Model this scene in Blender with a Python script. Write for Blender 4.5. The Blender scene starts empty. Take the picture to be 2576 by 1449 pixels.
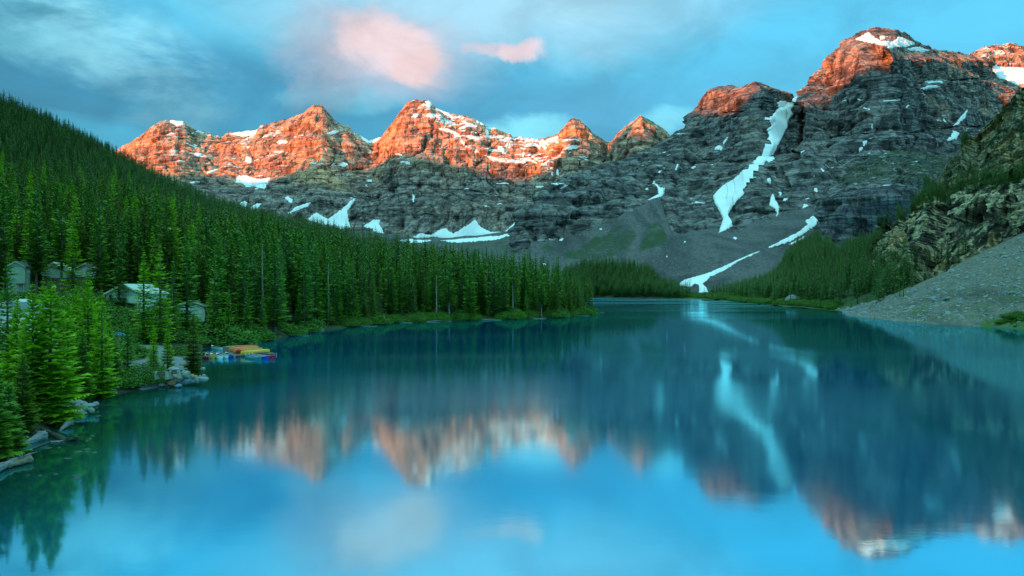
import bpy, bmesh, math, random
import numpy as np
from mathutils import Vector, Matrix

random.seed(7)
rng = np.random.default_rng(11)
C = bpy.context.scene.collection
SC = bpy.context.scene

# ------------------------------------------------------------------ camera, sun, sky, exposure
F = 1983.0            # focal length in pixels of a 2576 px wide picture
U0, V0 = 1288.0, 731.0
HC = 9.0              # camera height above the lake
EXPO = 1.3
EM = 2.0 ** EXPO

cd = bpy.data.cameras.new('camera')
cam = bpy.data.objects.new('camera', cd)
C.objects.link(cam)
cam.location = (0, 0, HC)
cam.rotation_euler = (math.radians(90), 0, 0)
cd.sensor_width = 36.0
cd.lens = 36.0 * F / 2576.0
cd.shift_y = 6.5 / 2576.0
cd.clip_start = 0.5
cd.clip_end = 40000
SC.camera = cam

SUN_EL = math.radians(5.0)
SUN_AZ = math.radians(52.0)                       # degrees to the left of straight behind the camera
SH = np.array([-math.sin(SUN_AZ), -math.cos(SUN_AZ)])   # horizontal direction towards the sun
to_sun = Vector((SH[0] * math.cos(SUN_EL), SH[1] * math.cos(SUN_EL), math.sin(SUN_EL)))
sd = bpy.data.lights.new('sun', 'SUN')
sun = bpy.data.objects.new('sun', sd)
C.objects.link(sun)
sun.rotation_euler = to_sun.to_track_quat('Z', 'Y').to_euler()
sun.location = (-300, -300, 400)
sd.energy = 5.0
sd.angle = math.radians(0.5)
sd.color = (1.0, 0.215, 0.04)

SC.view_settings.view_transform = 'Standard'
SC.view_settings.look = 'None'
SC.view_settings.gamma = 1.0
SC.view_settings.exposure = EXPO
SC.view_settings.use_curve_mapping = False
SC.cycles.use_denoising = True
SC.cycles.max_bounces = 5
SC.cycles.diffuse_bounces = 2
SC.cycles.glossy_bounces = 2
SC.cycles.transmission_bounces = 2
SC.cycles.volume_bounces = 0
SC.cycles.transparent_max_bounces = 4
SC.cycles.sample_clamp_indirect = 4.0


class NT:
    """short hand for building node trees"""
    def __init__(s, tree):
        s.t = tree
        s.n = tree.nodes
        s.l = tree.links

    def add(s, typ, ins=None, **kw):
        nd = s.n.new(typ)
        for k, v in kw.items():
            setattr(nd, k, v)
        for k, v in (ins or {}).items():
            s.set(nd, k, v)
        return nd

    def set(s, nd, k, v):
        sock = nd.inputs[k]
        if isinstance(v, bpy.types.NodeSocket):
            s.l.new(v, sock)
        else:
            sock.default_value = v

    def math(s, op, a, b=0.0, clamp=False):
        nd = s.add('ShaderNodeMath', {0: a, 1: b}, operation=op)
        nd.use_clamp = clamp
        return nd.outputs[0]

    def mix(s, fac, a, b, mode='MIX'):
        nd = s.n.new('ShaderNodeMix')
        nd.data_type = 'RGBA'
        nd.blend_type = mode
        def cc(v):
            return v if isinstance(v, bpy.types.NodeSocket) else (tuple(v) + (1.0,) if len(v) == 3 else tuple(v))
        s.set(nd, 0, fac)
        s.set(nd, 6, cc(a))
        s.set(nd, 7, cc(b))
        return nd.outputs[2]

    def noise(s, vec, scale, detail=4, rough=0.55, dist=0.0):
        nd = s.add('ShaderNodeTexNoise', {'Scale': scale, 'Detail': detail, 'Roughness': rough, 'Distortion': dist})
        if vec is not None:
            s.l.new(vec, nd.inputs['Vector'])
        return nd.outputs['Fac']

    def mapping(s, vec, scale=(1, 1, 1), loc=(0, 0, 0), rot=(0, 0, 0)):
        nd = s.add('ShaderNodeMapping', {'Scale': scale, 'Location': loc, 'Rotation': rot})
        s.l.new(vec, nd.inputs['Vector'])
        return nd.outputs['Vector']

    def ramp(s, fac, stops):
        nd = s.n.new('ShaderNodeValToRGB')
        r = nd.color_ramp
        while len(r.elements) < len(stops):
            r.elements.new(0.5)
        for e, (p, c) in zip(r.elements, stops):
            e.position = p
            e.color = tuple(c) + (1.0,) if len(c) == 3 else tuple(c)
        s.l.new(fac, nd.inputs['Fac'])
        return nd.outputs['Color']

    def smooth(s, x, a, b, lo=0.0, hi=1.0):
        nd = s.add('ShaderNodeMapRange', {1: a, 2: b, 3: lo, 4: hi}, interpolation_type='SMOOTHSTEP')
        s.l.new(x, nd.inputs[0])
        return nd.outputs[0]

    def vmath(s, op, a, b):
        nd = s.add('ShaderNodeVectorMath', {0: a, 1: b}, operation=op)
        return nd.outputs[0]


def az_el(u, v):
    x, z = (u - U0) / F, (V0 - v) / F
    return math.atan2(x, 1.0), math.atan2(z, math.hypot(1.0, x))


# ---- the sky: a Nishita dusk sky under a broken, soft cloud deck
W = bpy.data.worlds.new('World')
SC.world = W
W.use_nodes = True
t = NT(W.node_tree)
t.n.clear()
out = t.add('ShaderNodeOutputWorld')
tc = t.add('ShaderNodeTexCoord').outputs['Generated']
sep = t.add('ShaderNodeSeparateXYZ', {0: tc})
sx, sy, sz = sep.outputs
zc = t.math('MAXIMUM', sz, 0.0)
grad = t.ramp(zc, [(0.0, (0.020, 0.31, 0.53)), (0.16, (0.028, 0.32, 0.54)), (0.26, (0.065, 0.45, 0.70)), (0.36, (0.12, 0.60, 0.86)), (0.60, (0.42, 1.25, 1.38)), (1.0, (0.72, 1.85, 1.88))])
den = t.math('ADD', zc, 0.16)
plane = t.add('ShaderNodeCombineXYZ', {0: t.math('DIVIDE', sx, den), 1: t.math('DIVIDE', sy, den), 2: 0.0}).outputs[0]
rotp = t.mapping(plane, scale=(0.9, 0.42, 1.0), rot=(0, 0, math.radians(-38)), loc=(3.1, 1.7, 0))
n1 = t.noise(rotp, 0.9, 6, 0.5, 0.35)
n2 = t.noise(t.mapping(tc, scale=(1, 1, 2.2), loc=(0.4, 0.2, 0.9)), 2.6, 5, 0.52, 0.3)
cl = t.math('ADD', t.math('MULTIPLY', n1, 0.6), t.math('MULTIPLY', n2, 0.4))
dark = t.smooth(cl, 0.36, 0.54, 0.60, 1.0)
lite = t.smooth(cl, 0.52, 0.68, 0.0, 0.55)
col = t.mix(1.0, grad, t.add('ShaderNodeCombineXYZ', {0: dark, 1: dark, 2: dark}).outputs[0], 'MULTIPLY')
col = t.mix(lite, col, (0.24, 0.68, 0.85))
wa = t.add('ShaderNodeTexNoise', {'Scale': 5.0, 'Detail': 7, 'Roughness': 0.58, 'Distortion': 0.4})
t.l.new(t.mapping(tc, scale=(1, 1, 1.8), loc=(1.3, 0.2, 0.1)), wa.inputs['Vector'])
wr, wg, wb_ = t.add('ShaderNodeSeparateColor', {0: wa.outputs['Color']}).outputs
az = t.math('ADD', t.math('ARCTAN2', sx, sy), t.math('MULTIPLY', t.math('SUBTRACT', wr, 0.5), 0.20))
el = t.math('ADD', t.math('ARCSINE', sz), t.math('MULTIPLY', t.math('SUBTRACT', wg, 0.5), 0.10))
wob = t.math('SUBTRACT', t.noise(t.mapping(tc, scale=(1, 1, 1.6)), 7.0, 5, 0.55), 0.5)


def blob(u, v, ru, rv, tilt=0.0, wobble=1.6, a=1.15, b=0.15):
    """soft elliptical cloud mask round a sky direction"""
    a0, e0 = az_el(u, v)
    da, de = t.math('SUBTRACT', az, a0), t.math('SUBTRACT', el, e0)
    c_, s_ = math.cos(tilt), math.sin(tilt)
    p = t.math('ADD', t.math('MULTIPLY', da, c_), t.math('MULTIPLY', de, s_))
    q = t.math('SUBTRACT', t.math('MULTIPLY', de, c_), t.math('MULTIPLY', da, s_))
    p = t.math('DIVIDE', p, ru / F)
    q = t.math('DIVIDE', q, rv / F)
    r2 = t.math('ADD', t.math('MULTIPLY', p, p), t.math('MULTIPLY', q, q))
    r2 = t.math('ADD', r2, t.math('MULTIPLY', wob, wobble))
    return t.smooth(r2, a, b)


def put(mask, colour, k):
    global col
    col = t.mix(t.math('MULTIPLY', mask, k), col, colour)


# dark and bright soft regions of the deck
put(blob(560, 225, 460, 105, 0.10, 0.8, 2.0, -0.3), (0.028, 0.25, 0.44), 0.85)
put(blob(60, 260, 360, 110, 0.0, 0.8, 2.0, -0.3), (0.030, 0.25, 0.42), 0.8)
put(blob(1260, 250, 460, 70, 0.0, 0.8, 2.0, -0.3), (0.05, 0.32, 0.54), 0.75)
put(blob(1650, 230, 300, 60, 0.1, 0.8, 2.0, -0.3), (0.06, 0.36, 0.60), 0.6)
brk = t.smooth(t.noise(t.mapping(tc, scale=(1, 1, 2.4), loc=(0.2, 0.9, 0.5), rot=(0, 0.5, 0)), 6.5, 7, 0.6, 0.25), 0.30, 0.68)
put(t.math('MULTIPLY', brk, blob(270, 90, 230, 80, -0.5, 2.2, 2.4, -0.4)), (0.38, 0.84, 0.97), 0.9)
put(t.math('MULTIPLY', brk, blob(90, 40, 180, 70, -0.3, 2.2, 2.4, -0.4)), (0.24, 0.76, 0.94), 0.8)
put(blob(1250, 20, 620, 110, 0.0, 0.9, 2.0, -0.3), (0.42, 0.70, 0.86), 0.85)
put(blob(1330, 325, 150, 42, 0.2, 1.4, 1.8, -0.2), (0.22, 0.76, 0.92), 0.9)
put(blob(880, 252, 130, 30, 0.0, 1.4, 1.8, -0.2), (0.14, 0.56, 0.76), 0.8)
put(blob(1700, 296, 75, 38, 0.25, 1.2, 1.8, -0.2), (0.22, 0.78, 0.95), 0.9)
put(blob(250, 330, 160, 50, 0.2, 1.2, 1.8, -0.2), (0.06, 0.46, 0.70), 0.8)
put(blob(2400, 110, 620, 260, 0.0, 0.4, 1.7, -0.2), (0.075, 0.55, 0.86), 0.9)
# pink lit clouds
put(blob(835, 210, 85, 65, 0.9, 1.2, 1.7, -0.2), (0.20, 0.34, 0.47), 0.85)
put(blob(960, 125, 260, 105, -0.10, 1.5, 1.9, -0.1), (0.46, 0.53, 0.66), 0.9)
put(blob(1000, 115, 150, 78, -0.28, 2.0, 1.7, 0.0), (0.84, 0.66, 0.68), 0.95)
put(blob(1060, 175, 75, 36, 0.25, 1.6, 1.6, 0.0), (0.84, 0.60, 0.60), 0.7)
put(blob(1318, 133, 80, 24, 0.0, 1.6, 1.6, 0.1), (0.84, 0.68, 0.74), 1.0)
put(blob(1235, 126, 42, 16, 0.0, 1.6, 1.6, 0.1), (0.58, 0.56, 0.66), 0.8)
mot = t.noise(t.mapping(tc, scale=(1, 1, 2.0), loc=(0.7, 0.1, 0.3), rot=(0, 0.35, 0)), 8.0, 6, 0.6, 0.5)
mot = t.smooth(mot, 0.3, 0.7, 0.86, 1.12)
col = t.mix(1.0, col, t.add('ShaderNodeCombineXYZ', {0: mot, 1: mot, 2: mot}).outputs[0], 'MULTIPLY')
bg1 = t.add('ShaderNodeBackground', {'Color': col, 'Strength': 1.0 / EM})
sky = t.add('ShaderNodeTexSky')
sky.sky_type = 'NISHITA'
sky.sun_disc = False
sky.sun_elevation = SUN_EL
sky.sun_rotation = math.atan2(SH[0], SH[1])
bg2 = t.add('ShaderNodeBackground', {'Color': sky.outputs[0], 'Strength': 0.012})
ad = t.add('ShaderNodeAddShader')
t.l.new(bg1.outputs[0], ad.inputs[0])
t.l.new(bg2.outputs[0], ad.inputs[1])
t.l.new(ad.outputs[0], out.inputs['Surface'])

# ------------------------------------------------------------------ numeric helpers
_perm = np.random.default_rng(5).permutation(256)
_g = np.random.default_rng(6).normal(size=(256, 3))
_g /= np.linalg.norm(_g, axis=1)[:, None]


def perlin(x, y, z):
    x, y, z = np.broadcast_arrays(np.asarray(x, float), np.asarray(y, float), np.asarray(z, float))
    xi, yi, zi = np.floor(x).astype(int), np.floor(y).astype(int), np.floor(z).astype(int)
    fx, fy, fz = x - xi, y - yi, z - zi
    w = [f * f * f * (f * (f * 6 - 15) + 10) for f in (fx, fy, fz)]
    r = 0
    for i in (0, 1):
        for j in (0, 1):
            for k in (0, 1):
                g = _g[_perm[(_perm[(_perm[(xi + i) & 255] + yi + j) & 255] + zi + k) & 255]]
                d = g[..., 0] * (fx - i) + g[..., 1] * (fy - j) + g[..., 2] * (fz - k)
                r = r + d * (w[0] if i else 1 - w[0]) * (w[1] if j else 1 - w[1]) * (w[2] if k else 1 - w[2])
    return r


def fbm(x, y, z, o=4, gain=0.5):
    r, a, f = 0, 1.0, 1.0
    for _ in range(o):
        r = r + a * perlin(x * f + 7.1 * f, y * f + 3.3, z * f - 5.7)
        a *= gain
        f *= 2.03
    return r


def ridged(x, y, z, o=3):
    r, a, f = 0, 0.6, 1.0
    for _ in range(o):
        r = r + a * (1 - 2.2 * np.abs(perlin(x * f + 1.7 * f, y * f + 9.2, z * f)))
        a *= 0.5
        f *= 2.1
    return r


def sstep(x, a, b):
    k = np.clip((x - a) / (b - a), 0, 1)
    return k * k * (3 - 2 * k)


def at(u, v, z=0.0):
    """the point of height z that lies in the direction of picture position u, v (2576 px frame)"""
    d = (HC - z) * F / (v - V0)
    return Vector(((u - U0) / F * d, d, z))


def in_poly(px, py, poly):
    r = np.zeros(px.shape, bool)
    n = len(poly)
    for i in range(n):
        x1, y1 = poly[i]
        x2, y2 = poly[(i + 1) % n]
        if y1 == y2:
            continue
        c = ((y1 > py) != (y2 > py)) & (px < (x2 - x1) * (py - y1) / (y2 - y1) + x1)
        r ^= c
    return r


# ------------------------------------------------------------------ scene-graph helpers
def tag(o, label=None, cat=None, group=None, kind=None):
    if label: o['label'] = label
    if cat: o['category'] = cat
    if group: o['group'] = group
    if kind: o['kind'] = kind
    return o


def link(name, me, parent=None, mat=None):
    o = bpy.data.objects.new(name, me)
    C.objects.link(o)
    if parent is not None:
        o.parent = parent
    if mat is not None and me is not None:
        me.materials.append(mat)
    return o


def empty(name, loc=(0, 0, 0), rz=0.0, scale=(1, 1, 1)):
    o = bpy.data.objects.new(name, None)
    C.objects.link(o)
    o.location = loc
    o.rotation_euler = (0, 0, rz)
    o.scale = scale
    o.empty_display_size = 0.5
    return o


def mesh_np(name, V, Fq, smooth=False, attrs=None):
    """mesh from numpy verts (n,3) and faces (m,k)"""
    V = np.asarray(V, np.float32)
    Fq = np.asarray(Fq, np.int32)
    me = bpy.data.meshes.new(name)
    k = Fq.shape[1]
    me.vertices.add(len(V))
    me.vertices.foreach_set('co', V.ravel())
    me.loops.add(Fq.size)
    me.loops.foreach_set('vertex_index', Fq.ravel())
    me.polygons.add(len(Fq))
    me.polygons.foreach_set('loop_start', np.arange(0, Fq.size, k, dtype=np.int32))
    me.polygons.foreach_set('use_smooth', np.full(len(Fq), smooth))
    for an, av in (attrs or {}).items():
        a = me.attributes.new(an, 'FLOAT', 'POINT')
        a.data.foreach_set('value', np.asarray(av, np.float32).ravel())
    me.update(calc_edges=True)
    return me


class MB:
    """collects simple solids into one mesh"""
    def __init__(s):
        s.v, s.f = [], []

    def hexa(s, pts):
        """8 points: bottom four then top four, same order"""
        b = len(s.v)
        s.v += [tuple(p) for p in pts]
        for q in ((3, 2, 1, 0), (4, 5, 6, 7), (0, 1, 5, 4), (1, 2, 6, 5), (2, 3, 7, 6), (3, 0, 4, 7)):
            s.f.append(tuple(b + i for i in q))

    def box(s, x0, x1, y0, y1, z0, z1):
        s.hexa([(x0, y0, z0), (x1, y0, z0), (x1, y1, z0), (x0, y1, z0), (x0, y0, z1), (x1, y0, z1), (x1, y1, z1), (x0, y1, z1)])

    def tube(s, pts, rad, n=8, cap=True, jit=0.0):
        pts = [Vector(p) for p in pts]
        base = len(s.v)
        for i, p in enumerate(pts):
            d = (pts[min(i + 1, len(pts) - 1)] - pts[max(i - 1, 0)]).normalized()
            a = d.cross(Vector((0.13, 0.21, 0.97))).normalized() if abs(d.z) < 0.95 else d.cross(Vector((1, 0, 0))).normalized()
            b = d.cross(a)
            r = rad[i] if hasattr(rad, '__len__') else rad
            for k in range(n):
                th = 2 * math.pi * k / n
                rr = r * (1 + jit * (random.random() - 0.5))
                s.v.append(tuple(p + (a * math.cos(th) + b * math.sin(th)) * rr))
        for i in range(len(pts) - 1):
            for k in range(n):
                q = base + i * n
                s.f.append((q + k, q + (k + 1) % n, q + n + (k + 1) % n, q + n + k))
        if cap:
            s.f.append(tuple(base + k for k in reversed(range(n))))
            s.f.append(tuple(base + (len(pts) - 1) * n + k for k in range(n)))

    def build(s, name, mat, parent=None, smooth=False):
        me = bpy.data.meshes.new(name)
        me.from_pydata(s.v, [], s.f)
        if smooth:
            for p in me.polygons:
                p.use_smooth = True
        me.update()
        return link(name, me, parent, mat)


# ------------------------------------------------------------------ materials
def new_mat(name):
    m = bpy.data.materials.new(name)
    m.use_nodes = True
    k = NT(m.node_tree)
    k.n.clear()
    o = k.add('ShaderNodeOutputMaterial')
    b = k.add('ShaderNodeBsdfPrincipled')
    k.l.new(b.outputs[0], o.inputs['Surface'])
    b.inputs['Roughness'].default_value = 0.9
    b.inputs['Specular IOR Level'].default_value = 0.2
    return m, k, b


def attr(k, name):
    return k.add('ShaderNodeAttribute', attribute_name=name).outputs['Fac']


def rock_mat(name, dark, mid, light, warm, s=1.0, bump=1.0, warmth=0.5, veg=(0.035, 0.06, 0.02), snow_amt=True, grey=None, stripe=0.42, vert=0.22):
    """layered cliff rock; s scales the pattern (1 for peaks two km away)"""
    m, k, b = new_mat(name)
    co = k.add('ShaderNodeTexCoord').outputs['Object']
    strata = k.noise(k.mapping(co, (0.0011 * s, 0.0011 * s, 0.030 * s), rot=(0, 0.05, 0)), 1.0, 7, 0.66, 0.25)
    streak = k.noise(k.mapping(co, (0.030 * s, 0.030 * s, 0.0040 * s)), 1.0, 5, 0.6, 0.4)
    blot = k.noise(co, 0.0055 * s, 5, 0.55, 0.5)
    fine = k.noise(co, 0.09 * s, 4, 0.6)
    wv_ = k.add('ShaderNodeTexNoise', {'Scale': 0.035 * s, 'Detail': 3})
    k.l.new(co, wv_.inputs['Vector'])
    cw = k.vmath('ADD', co, k.add('ShaderNodeVectorMath', {0: k.vmath('SUBTRACT', wv_.outputs['Color'], (0.5, 0.5, 0.5)), 'Scale': 26.0 / s}, operation='SCALE').outputs[0])
    cr = []
    for fx_, fz_ in ((0.034, 0.0045), (0.005, 0.045)):
        vo = k.add('ShaderNodeTexVoronoi', {'Scale': 1.0}, feature='DISTANCE_TO_EDGE')
        k.l.new(k.mapping(cw, (fx_ * s, fx_ * s, fz_ * s)), vo.inputs['Vector'])
        cr.append(vo.outputs['Distance'])
    j1 = k.smooth(cr[0], 0.0, 0.09, 0.50, 1.0)
    j2 = k.smooth(cr[1], 0.0, 0.08, 0.64, 1.0)
    joint = k.math('MULTIPLY', j1, j2)
    c = k.ramp(k.math('ADD', k.math('MULTIPLY', strata, 1 - vert), k.math('MULTIPLY', streak, vert)), [(0.30, dark), (0.41, mid), (0.46, dark), (0.52, light), (0.57, mid), (0.61, dark), (0.68, light)])
    c = k.mix(k.math('MULTIPLY', k.smooth(blot, 0.48, 0.68), warmth), c, warm)
    c = k.mix(1.0, c, k.add('ShaderNodeCombineXYZ', {0: joint, 1: joint, 2: joint}).outputs[0], 'MULTIPLY')
    sk = k.smooth(streak, 0.36, 0.58, stripe, 1.25)
    c = k.mix(1.0, c, k.add('ShaderNodeCombineXYZ', {0: sk, 1: sk, 2: sk}).outputs[0], 'MULTIPLY')
    fk = k.smooth(fine, 0.25, 0.75, 0.75, 1.25)
    c = k.mix(1.0, c, k.add('ShaderNodeCombineXYZ', {0: fk, 1: fk, 2: fk}).outputs[0], 'MULTIPLY')
    if grey:       # warm rock greyed below the sun line: shade put into the colour, edge undulating
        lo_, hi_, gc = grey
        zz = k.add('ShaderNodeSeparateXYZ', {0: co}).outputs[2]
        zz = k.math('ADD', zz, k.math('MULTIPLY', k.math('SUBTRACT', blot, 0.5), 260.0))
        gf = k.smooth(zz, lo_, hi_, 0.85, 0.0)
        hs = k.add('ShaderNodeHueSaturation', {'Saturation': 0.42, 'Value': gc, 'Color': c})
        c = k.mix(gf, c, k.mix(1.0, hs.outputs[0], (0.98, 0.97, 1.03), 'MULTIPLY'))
    vg = k.math('MULTIPLY', attr(k, 'veg'), k.smooth(k.noise(co, 0.05 * s, 5, 0.7), 0.36, 0.56))
    c = k.mix(vg, c, veg)
    if snow_amt:
        nz = k.add('ShaderNodeSeparateXYZ', {0: k.add('ShaderNodeNewGeometry').outputs['Normal']}).outputs[2]
        sn = k.noise(k.mapping(co, (0.016 * s, 0.016 * s, 0.03 * s)), 1.0, 4, 0.55)
        sn = k.math('ADD', sn, k.math('MULTIPLY', nz, 0.30))
        sn = k.math('ADD', sn, k.math('MULTIPLY', attr(k, 'snow'), 0.30))
        c = k.mix(k.smooth(sn, 0.93, 0.96), c, (0.82, 0.85, 0.88))
    k.set(b, 'Base Color', c)
    hh = k.math('ADD', k.math('MULTIPLY', strata, 2.2), k.math('ADD', k.math('MULTIPLY', streak, 1.4), k.math('ADD', k.math('MULTIPLY', fine, 0.35), k.math('MULTIPLY', joint, 0.8))))
    bp = k.add('ShaderNodeBump', {'Strength': 0.6 * bump, 'Distance': 9.0 / s, 'Height': hh})
    k.set(b, 'Normal', bp.outputs[0])
    return m


def scree_mat(name, base, base2, veg, s=1.0, stone=(0.34, 0.33, 0.32), slope=0.25):
    m, k, b = new_mat(name)
    co = k.add('ShaderNodeTexCoord').outputs['Object']
    big = k.noise(k.mapping(co, (0.030 * s, 0.006 * s, 0.012 * s), rot=(0, 0, slope)), 1.0, 6, 0.62, 0.5)
    fine = k.noise(co, 0.55 * s, 4, 0.7)
    lo_ = tuple(0.62 * q_ for q_ in base)
    c = k.ramp(big, [(0.30, lo_), (0.42, base), (0.52, base2), (0.60, base), (0.72, lo_)])
    fk = k.smooth(fine, 0.2, 0.8, 0.55, 1.45)
    c = k.mix(1.0, c, k.add('ShaderNodeCombineXYZ', {0: fk, 1: fk, 2: fk}).outputs[0], 'MULTIPLY')
    vo = k.add('ShaderNodeTexVoronoi', {'Scale': 0.30 * s})
    k.l.new(co, vo.inputs['Vector'])
    rnd = k.add('ShaderNodeSeparateColor', {0: vo.outputs['Color']}).outputs[0]
    st = k.math('MULTIPLY', k.smooth(rnd, 0.80, 0.9), k.smooth(vo.outputs['Distance'], 0.42, 0.25))
    c = k.mix(k.math('MULTIPLY', st, 0.7 if s > 1 else 0.3), c, stone)
    vg = k.math('MULTIPLY', attr(k, 'veg'), k.smooth(k.noise(co, 0.06 * s, 5, 0.7), 0.30, 0.56))
    c = k.mix(vg, c, veg)
    k.set(b, 'Base Color', c)
    bp = k.add('ShaderNodeBump', {'Strength': 0.7, 'Distance': 1.6 / s, 'Height': k.math('ADD', fine, st)})
    k.set(b, 'Normal', bp.outputs[0])
    return m


def plain(name, colour, rough=0.7, var=0.25, scale=3.0, spec=0.3, bump=0.0, stretch=(1, 1, 1), metal=0.0):
    """a painted, wooden or stony surface with worn, uneven colour"""
    m, k, b = new_mat(name)
    co = k.mapping(k.add('ShaderNodeTexCoord').outputs['Object'], stretch)
    n = k.noise(co, scale, 6, 0.62, 0.3)
    f = k.smooth(n, 0.25, 0.75, 1 - var, 1 + var)
    c = k.mix(1.0, colour, k.add('ShaderNodeCombineXYZ', {0: f, 1: f, 2: f}).outputs[0], 'MULTIPLY')
    k.set(b, 'Base Color', c)
    b.inputs['Roughness'].default_value = rough
    b.inputs['Specular IOR Level'].default_value = spec
    b.inputs['Metallic'].default_value = metal
    if bump:
        k.set(b, 'Normal', k.add('ShaderNodeBump', {'Strength': bump, 'Distance': 0.05, 'Height': n}).outputs[0])
    return m


def needle_mat(name, dark, light, tip, var=0.35, glow=0.0):
    m, k, b = new_mat(name)
    rd = k.add('ShaderNodeObjectInfo').outputs['Random']
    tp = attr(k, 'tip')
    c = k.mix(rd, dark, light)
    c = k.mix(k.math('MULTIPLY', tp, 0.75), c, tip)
    n = k.noise(k.add('ShaderNodeTexCoord').outputs['Object'], 0.9, 3, 0.6)
    f = k.smooth(n, 0.3, 0.7, 1 - var, 1 + var)
    c = k.mix(1.0, c, k.add('ShaderNodeCombineXYZ', {0: f, 1: f, 2: f}).outputs[0], 'MULTIPLY')
    k.set(b, 'Base Color', c)
    b.inputs['Roughness'].default_value = 0.7
    b.inputs['Specular IOR Level'].default_value = 0.15
    if glow:                       # light passing through thin young needles
        o = [n_ for n_ in k.n if n_.type == 'OUTPUT_MATERIAL'][0]
        tr = k.add('ShaderNodeBsdfTranslucent', {'Color': c})
        mx = k.add('ShaderNodeMixShader', {0: glow})
        k.l.new(b.outputs[0], mx.inputs[1])
        k.l.new(tr.outputs[0], mx.inputs[2])
        k.l.new(mx.outputs[0], o.inputs['Surface'])
    return m


M = {}
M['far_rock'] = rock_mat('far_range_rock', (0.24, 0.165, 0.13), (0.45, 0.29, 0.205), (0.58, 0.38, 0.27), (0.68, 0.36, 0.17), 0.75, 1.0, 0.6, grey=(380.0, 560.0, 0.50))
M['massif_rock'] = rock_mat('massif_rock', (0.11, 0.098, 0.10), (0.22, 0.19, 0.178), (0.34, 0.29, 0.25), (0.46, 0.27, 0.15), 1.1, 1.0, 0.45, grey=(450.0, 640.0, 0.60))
M['tower_rock'] = rock_mat('buttress_rock', (0.06, 0.06, 0.075), (0.13, 0.128, 0.145), (0.21, 0.195, 0.19), (0.27, 0.19, 0.14), 2.0, 1.0, 0.35, (0.035, 0.055, 0.022))
M['near_rock'] = rock_mat('near_cliff_rock', (0.05, 0.05, 0.046), (0.19, 0.165, 0.115), (0.50, 0.41, 0.24), (0.56, 0.33, 0.10), 5.5, 1.0, 0.7, (0.03, 0.05, 0.018), False, stripe=0.16, vert=0.65)
M['scree'] = scree_mat('far_scree', (0.085, 0.083, 0.088), (0.135, 0.128, 0.128), (0.035, 0.075, 0.028), 0.45)
M['near_scree'] = scree_mat('near_scree', (0.12, 0.115, 0.09), (0.185, 0.172, 0.135), (0.06, 0.13, 0.02), 1.6, (0.45, 0.44, 0.42), slope=-0.7)
M['forest_floor'] = scree_mat('forest_floor', (0.03, 0.036, 0.018), (0.05, 0.06, 0.028), (0.05, 0.13, 0.022), 2.0, (0.2, 0.19, 0.17))
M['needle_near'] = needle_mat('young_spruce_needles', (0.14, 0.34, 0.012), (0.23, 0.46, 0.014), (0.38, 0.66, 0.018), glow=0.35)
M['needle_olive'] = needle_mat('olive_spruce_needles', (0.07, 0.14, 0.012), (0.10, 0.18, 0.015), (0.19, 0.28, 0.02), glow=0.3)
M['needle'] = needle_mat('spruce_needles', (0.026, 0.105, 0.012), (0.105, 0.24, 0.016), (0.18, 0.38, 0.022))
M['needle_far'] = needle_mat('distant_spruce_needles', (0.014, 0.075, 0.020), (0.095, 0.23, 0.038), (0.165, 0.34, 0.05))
M['leaf'] = needle_mat('shrub_leaves', (0.028, 0.10, 0.012), (0.055, 0.15, 0.016), (0.09, 0.20, 0.022))
M['bark'] = plain('grey_brown_bark', (0.20, 0.155, 0.11), 0.95, 0.4, 2.5, 0.1, 0.5, (1, 1, 0.3))
M['dead'] = plain('bleached_dead_wood', (0.34, 0.29, 0.23), 0.9, 0.3, 2.5, 0.1, 0.3, (1, 1, 0.3))


def snow_mat():
    m, k, b = new_mat('old_snow')
    co = k.add('ShaderNodeTexCoord').outputs['Object']
    n = k.noise(k.mapping(co, (0.05, 0.02, 0.02), rot=(0, 0.6, 0)), 1.0, 6, 0.6, 0.5)
    k.set(b, 'Base Color', k.ramp(n, [(0.25, (0.55, 0.55, 0.56)), (0.34, (0.76, 0.78, 0.80)), (0.44, (0.88, 0.90, 0.92)), (0.7, (0.92, 0.93, 0.94))]))
    b.inputs['Roughness'].default_value = 0.7
    k.set(b, 'Normal', k.add('ShaderNodeBump', {'Strength': 0.5, 'Distance': 5.0, 'Height': n}).outputs[0])
    return m


M['snow'] = snow_mat()


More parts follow.
